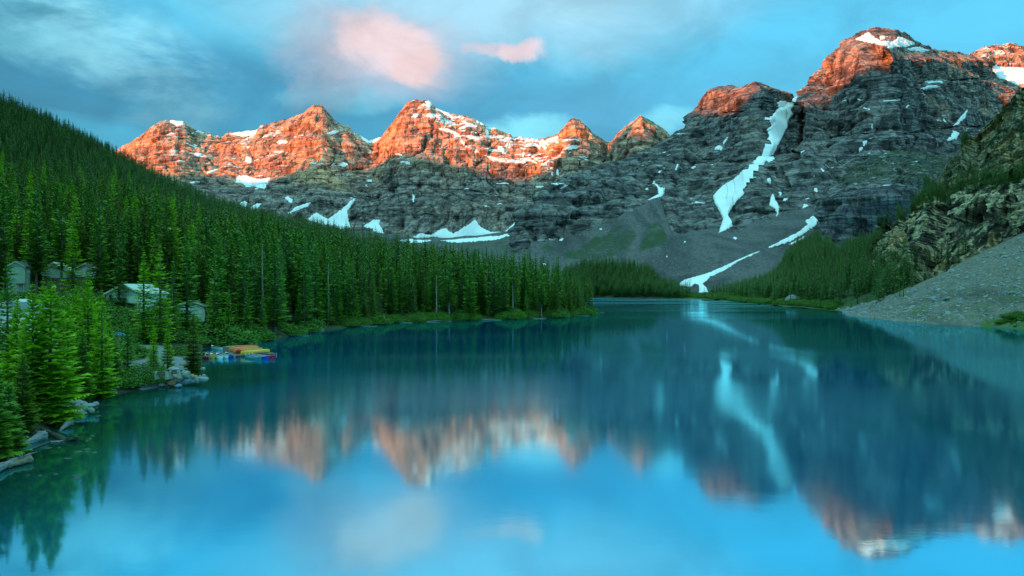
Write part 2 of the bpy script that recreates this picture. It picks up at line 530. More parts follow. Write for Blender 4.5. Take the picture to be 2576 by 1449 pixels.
def water_mat():
    m, k, b = new_mat('lake_water')
    o = [n for n in k.n if n.type == 'OUTPUT_MATERIAL'][0]
    co = k.add('ShaderNodeTexCoord').outputs['Object']
    sh = attr(k, 'shallow')
    n = k.noise(k.mapping(co, (0.012, 0.012, 0.012)), 1.0, 4, 0.5)
    body = k.mix(k.smooth(n, 0.3, 0.7), (0.0003, 0.165, 0.370), (0.0003, 0.200, 0.440))
    bed = k.noise(k.mapping(co, (0.35, 0.35, 0.35)), 1.0, 6, 0.65, 0.6)
    bedc = k.ramp(bed, [(0.30, (0.004, 0.030, 0.020)), (0.55, (0.010, 0.060, 0.038)), (0.75, (0.022, 0.085, 0.05))])
    body = k.mix(sh, body, bedc)
    k.set(b, 'Base Color', body)
    b.inputs['Roughness'].default_value = 1.0
    b.inputs['Specular IOR Level'].default_value = 0.0
    ripple = k.noise(k.mapping(co, (0.55, 1.1, 1.0)), 1.0, 4, 0.6, 0.2)
    swell = k.noise(k.mapping(co, (0.06, 0.13, 1.0)), 1.0, 3, 0.5)
    hgt = k.math('ADD', k.math('MULTIPLY', ripple, 0.35), k.math('MULTIPLY', swell, 0.5))
    bp = k.add('ShaderNodeBump', {'Strength': 0.06, 'Distance': 0.08, 'Height': hgt})
    # long exposure smooths the lake; a breeze ruffles some bands of it more than others
    br = k.noise(k.mapping(co, (0.004, 0.016, 1.0), loc=(2.3, 0.4, 0)), 1.0, 4, 0.55, 0.5)
    ruff = k.smooth(br, 0.42, 0.64, 0.05, 0.105)
    yy = k.add('ShaderNodeSeparateXYZ', {0: co}).outputs[1]
    ruff = k.math('ADD', ruff, k.math('MULTIPLY', k.smooth(yy, 300.0, 620.0), k.smooth(br, 0.36, 0.56, 0.02, 0.09)))
    gl = k.add('ShaderNodeBsdfGlossy', {'Color': (0.35, 0.87, 1.0, 1), 'Roughness': ruff, 'Normal': bp.outputs[0]})
    fr = k.add('ShaderNodeFresnel', {'IOR': 1.33}).outputs[0]
    fac = k.math('ADD', k.math('MULTIPLY', fr, 0.26), 0.74, True)
    fac = k.math('MULTIPLY', fac, k.math('SUBTRACT', 1.0, k.math('MULTIPLY', sh, 0.35)))
    mx = k.add('ShaderNodeMixShader', {0: fac})
    k.l.new(b.outputs[0], mx.inputs[1])
    k.l.new(gl.outputs[0], mx.inputs[2])
    k.l.new(mx.outputs[0], o.inputs['Surface'])
    return m


M['water'] = water_mat()

# ------------------------------------------------------------------ terrain lofts
def prof(pts, us):
    p = np.array(pts, float)
    return [np.interp(us, p[:, 0], p[:, i]) for i in range(1, p.shape[1])]


def uvline(pts, us, dv=0.0, dd=0.0):
    """picture line (u, v, depth) -> x, y, z columns"""
    v, d = prof(pts, us)
    v = v + dv
    d = d + dd
    return np.stack([(us - U0) / F * d, d, HC + (V0 - v) / F * d], -1), v


def back_of(line, dd, dz):
    P, v = line
    q = P.copy()
    k = (P[:, 1] + dd) / P[:, 1]
    q[:, 0] *= k
    q[:, 1] += dd
    q[:, 2] -= dz
    return q, v - 4


def normals(P):
    a = np.gradient(P, axis=1)
    b = np.gradient(P, axis=0)
    n = np.cross(a, b)
    return n / np.maximum(np.linalg.norm(n, axis=-1, keepdims=True), 1e-9)


def loft(lines, rows):
    """rows of points between successive lines; returns P, nominal V"""
    Ps, Vs = [], []
    for i in range(len(lines) - 1):
        n = rows[i]
        for j in range(n + (1 if i == len(lines) - 2 else 0)):
            k = j / n
            Ps.append(lines[i][0] * (1 - k) + lines[i + 1][0] * k)
            Vs.append(lines[i][1] * (1 - k) + lines[i + 1][1] * k)
    return np.array(Ps), np.array(Vs)


def grid_faces(nr, nc):
    i = np.arange(nr * nc).reshape(nr, nc)
    return np.stack([i[:-1, :-1], i[:-1, 1:], i[1:, 1:], i[1:, :-1]], -1).reshape(-1, 4)


def cliff_disp(P, s=1.0, big=1.0, led=1.0, dip=0.05):
    x, y, z = P[..., 0], P[..., 1], P[..., 2]
    wx = x + 30 * s * perlin(x / (120 * s), y / (120 * s), z / (120 * s))
    D = 16 * big * (ridged(wx / (380 * s), y / (380 * s), z / (1100 * s), 2) - 0.1)
    D += 32 * big * (ridged(wx / (150 * s), y / (150 * s), z / (560 * s)) - 0.1)
    D += 15 * big * (ridged(wx / (52 * s), y / (52 * s), z / (150 * s), 4) - 0.1)
    D += 5.0 * fbm(x / (44 * s), y / (44 * s), z / (36 * s), 5, 0.55)
    nn = perlin(wx / (75 * s), y / (75 * s), z / (420 * s))
    D -= 15 * big * np.exp(-(nn / 0.07) ** 2)
    nn = perlin(wx / (28 * s) + 9, y / (28 * s), z / (140 * s))
    D -= 6 * big * np.exp(-(nn / 0.09) ** 2)
    zz = z / s + dip * x / s + 16 * perlin(x / (160 * s), y / (160 * s), z / (300 * s)) + 5 * perlin(x / (30 * s), y / (30 * s), 0.5)
    amp = np.clip(0.75 + 1.3 * perlin(x / (260 * s), y / (260 * s), z / (60 * s)), 0, 1.4)
    for p, a in ((88, 17), (34, 6), (12.5, 1.9)):
        q = zz / p + 0.25 * perlin(x / (90 * s), y / (90 * s), zz / (p * 2.5))
        f = q - np.floor(q)
        saw = np.where(f < 0.82, f / 0.82, (1 - f) / 0.18)
        D += a * led * amp * (saw - 0.5)
    return D * s


def trough(D, us_, V_, polys, depth):
    """smooth the rock under the snow fields and set it back into a gully"""
    Ub = us_
    m = np.zeros(V_.shape)
    for poly in polys:
        m = np.maximum(m, in_poly(Ub, V_, poly))
    for _ in range(5):
        m = (m + np.roll(m, 1, 0) + np.roll(m, -1, 0) + np.roll(m, 1, 1) + np.roll(m, -1, 1)) / 5
    k = np.clip(m * 1.6, 0, 1)
    low = D.copy()
    for _ in range(40):
        low = (low + np.roll(low, 1, 0) + np.roll(low, -1, 0) + np.roll(low, 1, 1) + np.roll(low, -1, 1)) / 5
    return D * (1 - k) + (low - depth) * k


def top_fade(nr, back, n=34, lo=0.14):
    """displacement weight: full on the face, little along the sky line"""
    f = np.ones(nr)
    f[-back:] = lo
    f[-back - n:-back] = np.linspace(1, lo, n)
    return f


def sheet(name, P, V, us, mat, paint=None, smooth=False, kind='structure', label=None):
    nr, nc = P.shape[:2]
    U = np.broadcast_to(us, (nr, nc))
    at_ = {'veg': np.zeros((nr, nc)), 'snow': np.zeros((nr, nc))}
    wu = U + 9 * fbm(U / 22, V / 22, 0.3, 3, 0.6)
    wv = V + 9 * fbm(U / 22, V / 22, 8.3, 3, 0.6)
    for key, poly, val in paint or ():
        at_[key] = np.maximum(at_[key], in_poly(wu, wv, poly) * val) if val > 0 else at_[key] * (1 - in_poly(wu, wv, poly))
    for key in at_:       # soften
        a = at_[key]
        for _ in range(2):
            a = (a + np.roll(a, 1, 0) + np.roll(a, -1, 0) + np.roll(a, 1, 1) + np.roll(a, -1, 1)) / 5
        at_[key] = a
    me = mesh_np(name, P.reshape(-1, 3), grid_faces(nr, nc), smooth, at_)
    o = link(name, me, None, mat)
    o['kind'] = kind
    if label: o['label'] = label
    return o


def lens(u, v, w, h, ang=0.0, seed=0):
    r = random.Random(int(u * 7 + v * 13 + seed))
    a = math.radians(ang)
    pts = []
    n = 14
    for i in range(n):
        th = 2 * math.pi * i / n
        k = 0.75 + 0.5 * r.random()
        x, y = w * math.cos(th) * k, h * math.sin(th) * k
        pts.append((u + x * math.cos(a) + y * math.sin(a), v - x * math.sin(a) + y * math.cos(a)))
    return pts


def seen(P):
    """picture coordinates of terrain points"""
    return U0 + F * P[..., 0] / P[..., 1], V0 + (HC - P[..., 2]) * F / P[..., 1]


def snow_on(parent, P, V, us, poly, off=2.5, name='snow_patch', rough=4.0, mat=None):
    """a snow field lying on the terrain loft P: its own mesh with a rim and thickness"""
    nr, nc = P.shape[:2]
    poly = np.array(poly)
    us, V = seen(P)
    u0, u1 = poly[:, 0].min() - 8, poly[:, 0].max() + 8
    v0, v1 = poly[:, 1].min() - 8, poly[:, 1].max() + 8
    sub = (V >= v0) & (V <= v1) & (us >= u0) & (us <= u1)
    rws, cls = np.where(sub.any(1))[0], np.where(sub.any(0))[0]
    if len(rws) < 2 or len(cls) < 2:
        return None
    r0, r1, c0, c1 = rws[0], rws[-1] + 1, cls[0], cls[-1] + 1
    Q = P[r0:r1, c0:c1]
    q = 2                                                  # finer grid than the rock below it
    ri = np.linspace(0, Q.shape[0] - 1, (Q.shape[0] - 1) * q + 1)
    ci = np.linspace(0, Q.shape[1] - 1, (Q.shape[1] - 1) * q + 1)

    def up(A):
        r_, c_ = np.floor(ri).astype(int), np.floor(ci).astype(int)
        r2, c2 = np.minimum(r_ + 1, A.shape[0] - 1), np.minimum(c_ + 1, A.shape[1] - 1)
        fr, fc = (ri - r_), (ci - c_)
        if A.ndim == 3:
            fr, fc = fr[:, None, None], fc[None, :, None]
        else:
            fr, fc = fr[:, None], fc[None, :]
        return (A[r_][:, c_] * (1 - fr) * (1 - fc) + A[r2][:, c_] * fr * (1 - fc) + A[r_][:, c2] * (1 - fr) * fc + A[r2][:, c2] * fr * fc)

    Qf, Uf, Vf = up(Q), up(us[r0:r1, c0:c1]), up(V[r0:r1, c0:c1])
    wu = Uf + rough * fbm(Uf / 9, Vf / 9, 2.2, 4, 0.65)
    wv = Vf + rough * fbm(Uf / 9, Vf / 9, 6.6, 4, 0.65)
    ins = in_poly(wu, wv, poly) & in_poly(Uf + 0.9 * rough * 0.5 * fbm(Uf / 4.5, Vf / 4.5, 11.2, 3, 0.7), Vf + 0.9 * rough * 0.5 * fbm(Uf / 4.5, Vf / 4.5, 3.3, 3, 0.7), poly)
    N = normals(Qf)
    N[N[..., 1] > 0] *= -1
    N = N + np.array([0, -0.5, 0.5])
    N /= np.linalg.norm(N, axis=-1, keepdims=True)
    cnt = ins[:-1, :-1].astype(int) + ins[1:, :-1] + ins[:-1, 1:] + ins[1:, 1:]
    keep = (cnt >= 3).ravel()
    Fq = grid_faces(*ins.shape)[keep]
    if len(Fq) < 3:
        return None
    edge = np.zeros(ins.size)
    np.add.at(edge, Fq.ravel(), 1)
    lift = (edge >= 4).reshape(ins.shape).astype(float)
    for _ in range(6):
        lift = (lift + np.roll(lift, 1, 0) + np.roll(lift, -1, 0) + np.roll(lift, 1, 1) + np.roll(lift, -1, 1)) / 5
    lift = off * np.clip(lift * 1.1, 0.12, 1.0)
    T = Qf + N * lift[..., None]
    used = np.unique(Fq)
    mp = np.zeros(ins.size, int)
    mp[used] = np.arange(len(used))
    me = mesh_np(name, T.reshape(-1, 3)[used], mp[Fq], True)
    return link(name, me, parent, mat or M['snow'])


FAR_SNOW = [
    [(1001, 598), (1040, 595), (1058, 586), (1083, 591), (1107, 577), (1122, 574), (1131, 583), (1143, 586), (1173, 568), (1195, 552), (1209, 571), (1233, 583), (1269, 583), (1293, 562), (1308, 550), (1353, 556),
     (1350, 568), (1308, 577), (1233, 595), (1197, 601), (1128, 606), (1094, 596), (1052, 601), (1040, 612)],
    [(1293, 523), (1308, 532), (1360, 531), (1357, 547), (1335, 541), (1305, 535)],
    [(897, 499), (884, 502), (861, 525), (825, 551), (796, 535), (770, 551), (806, 566), (884, 574), (878, 558), (874, 532)],
    [(958, 551), (936, 554), (913, 571), (936, 576), (949, 597), (972, 597), (955, 564)],
    [(599, 441), (589, 460), (612, 463), (618, 472), (638, 470), (667, 477), (683, 444), (657, 451), (638, 447), (621, 441)],
    [(427, 302), (463, 304), (463, 314), (445, 319), (436, 312), (428, 309)],
    [(571, 337), (608, 331), (650, 325), (640, 343), (610, 345), (590, 341)],
    [(903, 338), (929, 353), (960, 344), (950, 357), (929, 362), (912, 353)],
    [(1098, 321), (1125, 323), (1150, 333), (1165, 345), (1150, 346), (1130, 334), (1105, 328)],
    lens(755, 523, 30, 6, 25), lens(613, 515, 9, 10), lens(640, 521, 17, 6, 25), lens(534, 431, 15, 4, 20), lens(490, 459, 14, 3), lens(712, 358, 14, 6), lens(500, 389, 13, 5), lens(625, 402, 9, 10),
    lens(727, 501, 11, 6, -35), lens(1077, 262, 10, 8, -50), lens(1045, 291, 11, 6, 30), lens(1122, 286, 26, 5, -28), lens(1190, 347, 17, 6, -15), lens(1163, 358, 12, 5, -45), lens(1279, 366, 10, 8), lens(1262, 378, 16, 7, -40),
    lens(1240, 398, 30, 3.5, -18), lens(1350, 366, 14, 4, -35), lens(1369, 370, 8, 6, -60), lens(1316, 390, 5, 10), lens(1004, 389, 11, 4, -15), lens(1019, 409, 16, 4, -12), lens(1225, 332, 5, 9), lens(865, 415, 12, 6), lens(838, 333, 18, 5, 12),
    lens(1175, 310, 20, 3.5, -20), lens(1335, 404, 22, 3, -22), lens(930, 455, 8, 4), lens(1040, 498, 4, 12, 0), lens(1173, 475, 9, 3), lens(1265, 462, 20, 2.5), lens(1358, 471, 13, 3), lens(1403, 434, 4, 8), lens(1390, 438, 4, 4)]
# ---------------- sky line of the far range (left, sunlit) : u, v, depth
far_sky = [(240, 420), (270, 398), (296, 379), (330, 357), (365, 334), (382, 319.5), (404, 305.6), (427, 303), (463, 305.6), (478, 317), (492, 327.6), (527, 332.5), (537, 340.6),
           (563, 342), (573, 335), (608, 331.5), (644, 327.6), (657, 316), (702, 304), (738, 293.6), (761, 286), (777, 269), (793, 263), (808, 263), (819, 276), (838, 297), (861, 315), (874, 315),
           (887, 327.6), (913, 347), (929, 356), (958, 345.5), (981, 321), (997, 298), (1010, 276), (1026, 256), (1049, 249), (1077, 253), (1095, 268), (1113, 279), (1143, 287), (1173, 291),
           (1197, 300), (1224, 317), (1263, 329), (1284, 339), (1290, 346), (1308, 342), (1323, 347), (1347, 350), (1380, 344), (1411, 336), (1423, 315), (1441, 297), (1456, 300), (1471, 315),
           (1489, 333), (1507, 345), (1528, 358), (1552, 345), (1564, 327), (1585, 309), (1600, 299), (1612, 291), (1637, 303), (1663, 320), (1686, 341), (1703, 350), (1760, 380)]
far_dep = [(240, 4060), (427, 3960), (560, 3920), (740, 3800), (800, 3740), (930, 3720), (1040, 3600), (1200, 3530), (1300, 3500), (1440, 3390), (1530, 3420), (1612, 3300), (1640, 3370), (1690, 3500), (1760, 3600)]
us = np.arange(240, 1761, 2.0)
sv = np.interp(us, *np.array(far_sky).T)
sv = sv + 4.0 * fbm(us / 13, 0.2, 0.7, 4, 0.62)
sdp = np.interp(us, *np.array(far_dep).T)
zsky = HC + (V0 - sv) / F * sdp


def L_uv(us, v, d):
    return np.stack([(us - U0) / F * d, d, HC + (V0 - v) / F * d], -1), v


vbase = np.interp(us, [240, 600, 800, 960, 1050, 1130, 1220, 1300, 1360, 1760], [520, 560, 580, 598, 612, 608, 606, 592, 585, 600]) + 10
dbase = np.interp(us, [240, 900, 1300, 1760], [3050, 2950, 2830, 2780])
# benches of the wall: fractions of the height between base and sky line
vb1 = vbase + (sv - vbase) * 0.30
vb2 = vbase + (sv - vbase) * 0.40
vb3 = np.maximum(vbase + (sv - vbase) * 0.66, sv + 30)
l0 = L_uv(us, vbase, dbase)
l1 = L_uv(us, vb1, dbase + (sdp - dbase) * 0.22)
l2 = L_uv(us, vb2, dbase + (sdp - dbase) * 0.42)
l3 = L_uv(us, vb3, dbase + (sdp - dbase) * 0.68)
l4 = L_uv(us, sv, sdp)
P, V = loft([l0, l1, l2, l3, l4, back_of(l4, 500, 260)], [42, 18, 44, 46, 6])
N = normals(P)
N[..., 2] *= 0.3
N *= np.sign(-N[..., 1:2])
fade = top_fade(P.shape[0], 7, 16)
D = cliff_disp(P, 1.25, 1.0, 0.9)
D = trough(D, *seen(P + N * (D * fade[:, None])[..., None]), FAR_SNOW, 2)
P = P + N * (D * fade[:, None])[..., None]
far_P, far_V, far_us = P, V, us
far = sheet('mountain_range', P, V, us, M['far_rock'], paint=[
    ('snow', [(1030, 250), (1100, 255), (1400, 330), (1480, 390), (1400, 450), (1180, 400), (1090, 330)], 0.62),
    ('snow', [(380, 300), (500, 300), (960, 340), (960, 420), (600, 440), (380, 400)], 0.30)])
for poly in FAR_SNOW:
    snow_on(far, P, V, us, poly, 3.0)

COULOIR = [(2008, 240), (1985, 260), (1973, 254), (1953, 257), (1956, 272), (1942, 292), (1916, 298), (1936, 308), (1939, 318), (1927, 326), (1933, 344), (1922, 367), (1907, 395), (1888, 412), (1866, 433), (1845, 452),
           (1818, 468), (1793, 493), (1797, 512), (1812, 537), (1818, 556), (1806, 588), (1831, 577), (1845, 571), (1840, 556), (1831, 543), (1843, 521), (1856, 505), (1874, 490), (1870, 480), (1894, 449), (1918, 418),
           (1943, 392), (1961, 358), (1973, 335), (1983, 306), (1996, 289), (1989, 278), (2002, 258)]
MAS_SNOW = [COULOIR,
            [(1643, 452), (1654, 465), (1662, 474), (1673, 471), (1671, 490), (1656, 502), (1623, 506), (1643, 496), (1656, 490), (1653, 471), (1642, 462)],
            [(1943, 485), (1938, 500), (1934, 518), (1950, 527), (1954, 540), (1938, 558), (1959, 540), (1961, 524), (1953, 505)],
            [(2437, 272), (2414, 295), (2397, 318), (2404, 321), (2427, 298)], [(2397, 329), (2391, 341), (2377, 356), (2406, 352), (2414, 335)],
            lens(2025, 523, 10, 9), lens(1808, 373, 9, 7), lens(1826, 352, 14, 3, 55), lens(2350, 206, 28, 5), lens(2337, 220, 24, 5, 8), lens(2209, 306, 15, 4), lens(2194, 319, 3, 7), lens(2190, 276, 18, 2.5, -15), lens(2175, 360, 5, 8, -30),
            lens(2165, 376, 4, 8, -30), lens(2245, 253, 26, 2, 4), lens(1939, 402, 11, 8, 25), lens(1935, 455, 6, 9), lens(1962, 488, 4, 7, 30), lens(1660, 432, 5, 4), lens(1627, 476, 5, 3), lens(1500, 398, 5, 6), lens(2019, 381, 6, 3, 40),
            lens(2165, 252, 10, 2), lens(2283, 268, 9, 3, 35), lens(2070, 430, 3, 8, 30), lens(2052, 478, 4, 8, 30), lens(1975, 503, 8, 3, 30), lens(2030, 500, 6, 2, 30), lens(2375, 304, 8, 3, -30), lens(1703, 420, 3, 9, -25)]
# ---------------- right massif: sky line u, v, depth
mas_sky = [(1326, 606, 1500), (1335, 590, 1500), (1345, 552, 1510), (1363, 471, 1550), (1390, 456, 1600), (1419, 441, 1660), (1470, 426, 1760), (1529, 412, 1850), (1580, 400, 1930), (1640, 372, 2040), (1672, 352, 2110),
           (1690, 340, 2150), (1704, 328, 2180), (1726, 322, 2230), (1750, 303, 2300), (1770, 274, 2340), (1787, 249, 2330), (1793, 226, 2320), (1807, 215, 2290), (1821, 218.5, 2260), (1836, 214, 2220), (1853, 218.5, 2180),
           (1870, 220, 2130), (1884, 212, 2080), (1896, 204, 2050), (1913, 208.5, 2120), (1930, 214.5, 2190), (1959, 231.5, 2290), (1990, 249, 2380), (1996, 250, 2380), (2006, 239, 2150), (2036, 206, 2220), (2048, 180, 2250), (2086, 163, 2340),
           (2094, 137, 2345), (2110, 116, 2330), (2123, 98, 2300), (2144, 98, 2240), (2165, 104, 2170), (2190, 110, 2080), (2222, 118, 1960), (2240, 124, 2030), (2270, 131, 2140), (2300, 132, 2290), (2350, 134, 2470), (2405, 137, 2650),
           (2426, 135, 2720), (2449, 139, 2800), (2462, 160, 2850), (2480, 196, 2900), (2520, 214, 2980), (2576, 232, 3050), (2650, 260, 3100)]
us = np.arange(1326, 2651, 2.0)
sv, sdp = prof(mas_sky, us)
sv = sv + 4.0 * fbm(us / 12, 4.2, 0.7, 4, 0.62) * sstep(us, 1340, 1380)
mbase = [(1326, 640, 1400), (1337, 618, 1400), (1424, 609, 1400), (1493, 580, 1400), (1543, 571, 1400), (1587, 537, 1480), (1650, 508, 1560), (1660, 505, 1570), (1675, 558, 1450), (1690, 587, 1400), (1712, 602, 1370), (1762, 590, 1370),
         (1812, 580, 1370), (1865, 590, 1330), (1900, 568, 1340), (1952, 555, 1340), (1993, 537, 1360), (2056, 527, 1380), (2200, 500, 1500), (2650, 470, 1900)]
bv, bd = prof(mbase, us)
bv = bv + 14
led = [(1326, 612, 1450), (1363, 530, 1470), (1529, 460, 1640), (1640, 430, 1800), (1700, 390, 1960), (1772, 286, 2240), (1840, 296, 2080), (1896, 290, 1930), (1953, 284, 2150), (1994, 278, 2230), (2006, 272, 2040), (2047, 244, 2120), (2090, 234, 2190), (2113, 226, 2120), (2170, 234, 1960), (2222, 236, 1860),
       (2300, 222, 2150), (2386, 212, 2430), (2472, 212, 2700), (2650, 290, 2800)]
lv, ld = prof(led, us)
lv = np.maximum(lv, sv + 6)
ld = np.minimum(ld, sdp - 10)
mv = bv * 0.45 + lv * 0.55
md = bd * 0.52 + ld * 0.48
m2v = bv * 0.40 + lv * 0.60
m2d = bd * 0.36 + ld * 0.64
ll = [L_uv(us, bv, bd), L_uv(us, mv, md), L_uv(us, m2v, m2d), L_uv(us, lv, ld - 25), L_uv(us, lv - 5, np.minimum(ld + 25, sdp - 4)), L_uv(us, sv, sdp)]
P, V = loft(ll + [back_of(ll[-1], 400, 120)], [62, 8, 52, 4, 50, 6])
N = normals(P)
N[..., 2] *= 0.3
N *= np.sign(-N[..., 1:2] + 1e-6)
fade = top_fade(P.shape[0], 7, 16)
D = cliff_disp(P, 0.95, 1.0, 1.0, -0.03)
D = trough(D, *seen(P + N * (D * fade[:, None])[..., None]), MAS_SNOW, -2)
P = P + N * (D * fade[:, None])[..., None]
mas_P, mas_V, mas_us = P, V, us
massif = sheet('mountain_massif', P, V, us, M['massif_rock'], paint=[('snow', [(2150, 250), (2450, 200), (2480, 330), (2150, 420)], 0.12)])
for poly in MAS_SNOW:
    snow_on(massif, P, V, us, poly, 5.0 if poly is COULOIR else 3.0, rough=2.5 if poly is COULOIR else 4.0)

# small sunlit summit dome with its snow cap, set back behind the wall
us = np.arange(2120, 2481, 2.0)
cv, cdp = prof([(2120, 120, 2420), (2144, 98, 2450), (2165, 90, 2480), (2180, 81, 2500), (2196, 76, 2500), (2225, 79, 2480), (2250, 82, 2450), (2265, 90, 2470), (2274, 85, 2500), (2288, 97, 2520), (2300, 110, 2540), (2328, 121, 2650), (2360, 131, 2750), (2405, 137, 2850), (2480, 160, 3000)], us)
cv = cv + 1.2 * fbm(us / 8, 1.2, 0.1, 2)
lo = L_uv(us, np.interp(us, [2120, 2222, 2300, 2480], [125, 135, 150, 180]), np.interp(us, [2120, 2144, 2222, 2300, 2350, 2405, 2480], [2330, 2290, 2060, 2330, 2510, 2700, 2900]))
hi = L_uv(us, cv, np.maximum(cdp, lo[0][:, 1] + 40))
P, V = loft([lo, hi, back_of(hi, 300, 150)], [40, 4])
N = normals(P)
N *= np.sign(-N[..., 1:2] + 1e-6)
P = P + N * (cliff_disp(P, 0.45, 0.8, 0.8) * 0.8)[..., None]
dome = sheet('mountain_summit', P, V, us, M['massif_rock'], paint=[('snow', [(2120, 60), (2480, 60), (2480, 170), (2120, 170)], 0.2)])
for poly in ([(2146, 101), (2178, 84), (2186, 80), (2196, 92), (2212, 101), (2235, 104), (2250, 112), (2230, 118), (2180, 108), (2160, 105)],
             [(2228, 122), (2240, 106), (2262, 92), (2296, 106), (2304, 111), (2280, 120), (2250, 120), (2232, 128)],
             [(2278, 122), (2312, 118), (2342, 128), (2320, 133), (2290, 128)], lens(2220, 96, 8, 5)):
    snow_on(dome, P, V, us, poly, 2.5, 'snow_cap')

# far right peak with its glacier
us = np.arange(2430, 2681, 2.0)
cv, cdp = prof([(2430, 160, 3200), (2454, 142, 3200), (2475, 131, 3250), (2500, 122, 3300), (2532, 121, 3300), (2576, 127, 3300), (2680, 150, 3350)], us)
cv = cv + 1.5 * fbm(us / 8, 3.2, 0.1, 2)
hi = L_uv(us, cv, cdp)
mi = L_uv(us, np.interp(us, [2430, 2490, 2540, 2680], [170, 162, 172, 176]), cdp - 180)
lo = L_uv(us, np.interp(us, [2430, 2680], [300, 320]), cdp - 500)
P, V = loft([lo, mi, hi, back_of(hi, 400, 200)], [60, 26, 4])
N = normals(P)
N *= np.sign(-N[..., 1:2] + 1e-6)
kk = np.where(V < 172, 1.0, 0.25)
P = P + N * (cliff_disp(P, 0.8, 0.8, 0.8) * kk)[..., None]
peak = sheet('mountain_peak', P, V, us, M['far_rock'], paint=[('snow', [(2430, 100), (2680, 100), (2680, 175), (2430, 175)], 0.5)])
for poly in ([(2494, 161), (2540, 168), (2690, 170), (2690, 204), (2600, 206), (2570, 214), (2545, 224), (2475, 238), (2508, 220), (2530, 206), (2512, 200), (2494, 182)],):
    snow_on(peak, P, V, us, poly, 5.0, 'glacier')

# ---------------- buttress (rounded tower) right of the couloir
us = np.arange(2050, 2461, 2.0)
tv, td = prof([(2050, 640, 1100), (2057, 598, 1100), (2072, 505, 1110), (2090, 478, 1140), (2126, 449, 1180), (2147, 425, 1220), (2196, 401, 1270), (2242, 387, 1300), (2280, 381, 1320), (2320, 386, 1320), (2400, 405, 1320), (2460, 420, 1320)], us)
tv = tv + 2 * fbm(us / 10, 2.2, 0.1, 3)
hi = L_uv(us, tv, td)
lo = L_uv(us, np.interp(us, [2050, 2100, 2200, 2460], [660, 650, 640, 620]), np.full_like(us, 960.0) + (us - 2050) * 0.1)
sh = L_uv(us, np.maximum(np.interp(us, [2050, 2072, 2150, 2250, 2330, 2460], [630, 515, 500, 490, 505, 520]), tv + 5), np.minimum(np.interp(us, [2050, 2100, 2230, 2300, 2460], [1060, 1010, 960, 1010, 1080]), td - 10))
P, V = loft([lo, sh, hi, back_of(hi, 200, 60)], [66, 46, 4])
N = normals(P)
N[..., 2] *= 0.4
N *= np.sign(-N[..., 1:2] + 1e-6)
P = P + N * (cliff_disp(P, 0.42, 1.0, 0.9, 0.1) * np.where(V < tv[None, :] + 6, 0.3, 1.0))[..., None]
tower = sheet('rock_buttress', P, V, us, M['tower_rock'], paint=[('veg', [(2085, 480), (2130, 440), (2200, 392), (2300, 372), (2470, 400), (2470, 500), (2330, 480), (2230, 470), (2150, 480)], 0.85)])

# ---------------- valley floor and scree fans under the massif
us = np.arange(860, 1481, 3.0)
top = L_uv(us, np.interp(us, [860, 960, 1050, 1200, 1300, 1350, 1480], [580, 590, 602, 596, 580, 566, 570]), np.full_like(us, 2830.0))
mi2 = L_uv(us, np.interp(us, [860, 1000, 1200, 1350, 1480], [612, 618, 618, 606, 604]), np.full_like(us, 2300.0))
mi = L_uv(us, np.interp(us, [860, 1290, 1400, 1480], [650, 645, 660, 660]), np.full_like(us, 1700.0))
lo = L_uv(us, np.interp(us, [860, 1480], [735, 735]), np.full_like(us, 1000.0))
P, V = loft([lo, mi, mi2, top], [24, 20, 16])
P[..., 2] += 7 * fbm(P[..., 0] / 130, P[..., 1] / 260, 0.4, 4, 0.55) + 6 * ridged(P[..., 0] / 260, P[..., 1] / 420, 0.1, 3)
moraine = sheet('moraine', P, V, us, M['scree'], paint=[('veg', [(1100, 612), (1330, 596), (1400, 610), (1400, 660), (1200, 650)], 0.5), ('snow', [(0, 0), (1, 0), (1, 1)], 0.1)], smooth=True)
for poly in (lens(1030, 605, 20, 4), lens(1304, 648, 12, 3, -20), [(1015, 612), (1040, 603), (1100, 604), (1060, 612)], [(1100, 606), (1190, 598), (1260, 592), (1340, 570), (1352, 572), (1250, 604), (1150, 612)]):
    snow_on(moraine, P, V, us, poly, 2.0)

us = np.arange(1250, 2131, 2.5)
tv = np.interp(us, [p[0] for p in mbase], [p[1] for p in mbase]) - 6
tdp = np.interp(us, [p[0] for p in mbase], [p[2] for p in mbase]) - 8
tv = tv + 5 * fbm(us / 25, 0.5, 0.5, 3)
left = sstep(us, 1340, 1300)
tv = tv * (1 - left) + 640 * left
bot = L_uv(us, np.interp(us, [1250, 1500, 1700, 1800, 2130], [742, 744, 749, 752, 752]), np.interp(us, [1250, 1500, 1660, 1740, 1900, 2130], [1150, 1160, 1130, 930, 800, 760]))
m1 = L_uv(us, np.interp(us, [1250, 1300, 1430, 1560, 1640, 1720, 1800, 1900, 2000, 2130], [690, 676, 684, 676, 690, 706, 700, 670, 640, 610]), np.interp(us, [1250, 1500, 1660, 1740, 1900, 2130], [1220, 1230, 1190, 1060, 1010, 1030]))
topl = L_uv(us, tv, tdp)
P, V = loft([bot, m1, topl], [30, 80])
x, y = P[..., 0], P[..., 1]
P[..., 2] += 4.5 * fbm(x / 60, y / 160, 0.4, 4, 0.55) + 1.2 * fbm(x / 9, y / 20, 0.9, 3, 0.6)
gul = ridged(np.broadcast_to(us, P.shape[:2]) / 34 + (V - 600) / 90, V / 400, 0.2, 3)
P[..., 2] += 5 * gul * sstep(V, 740, 660)
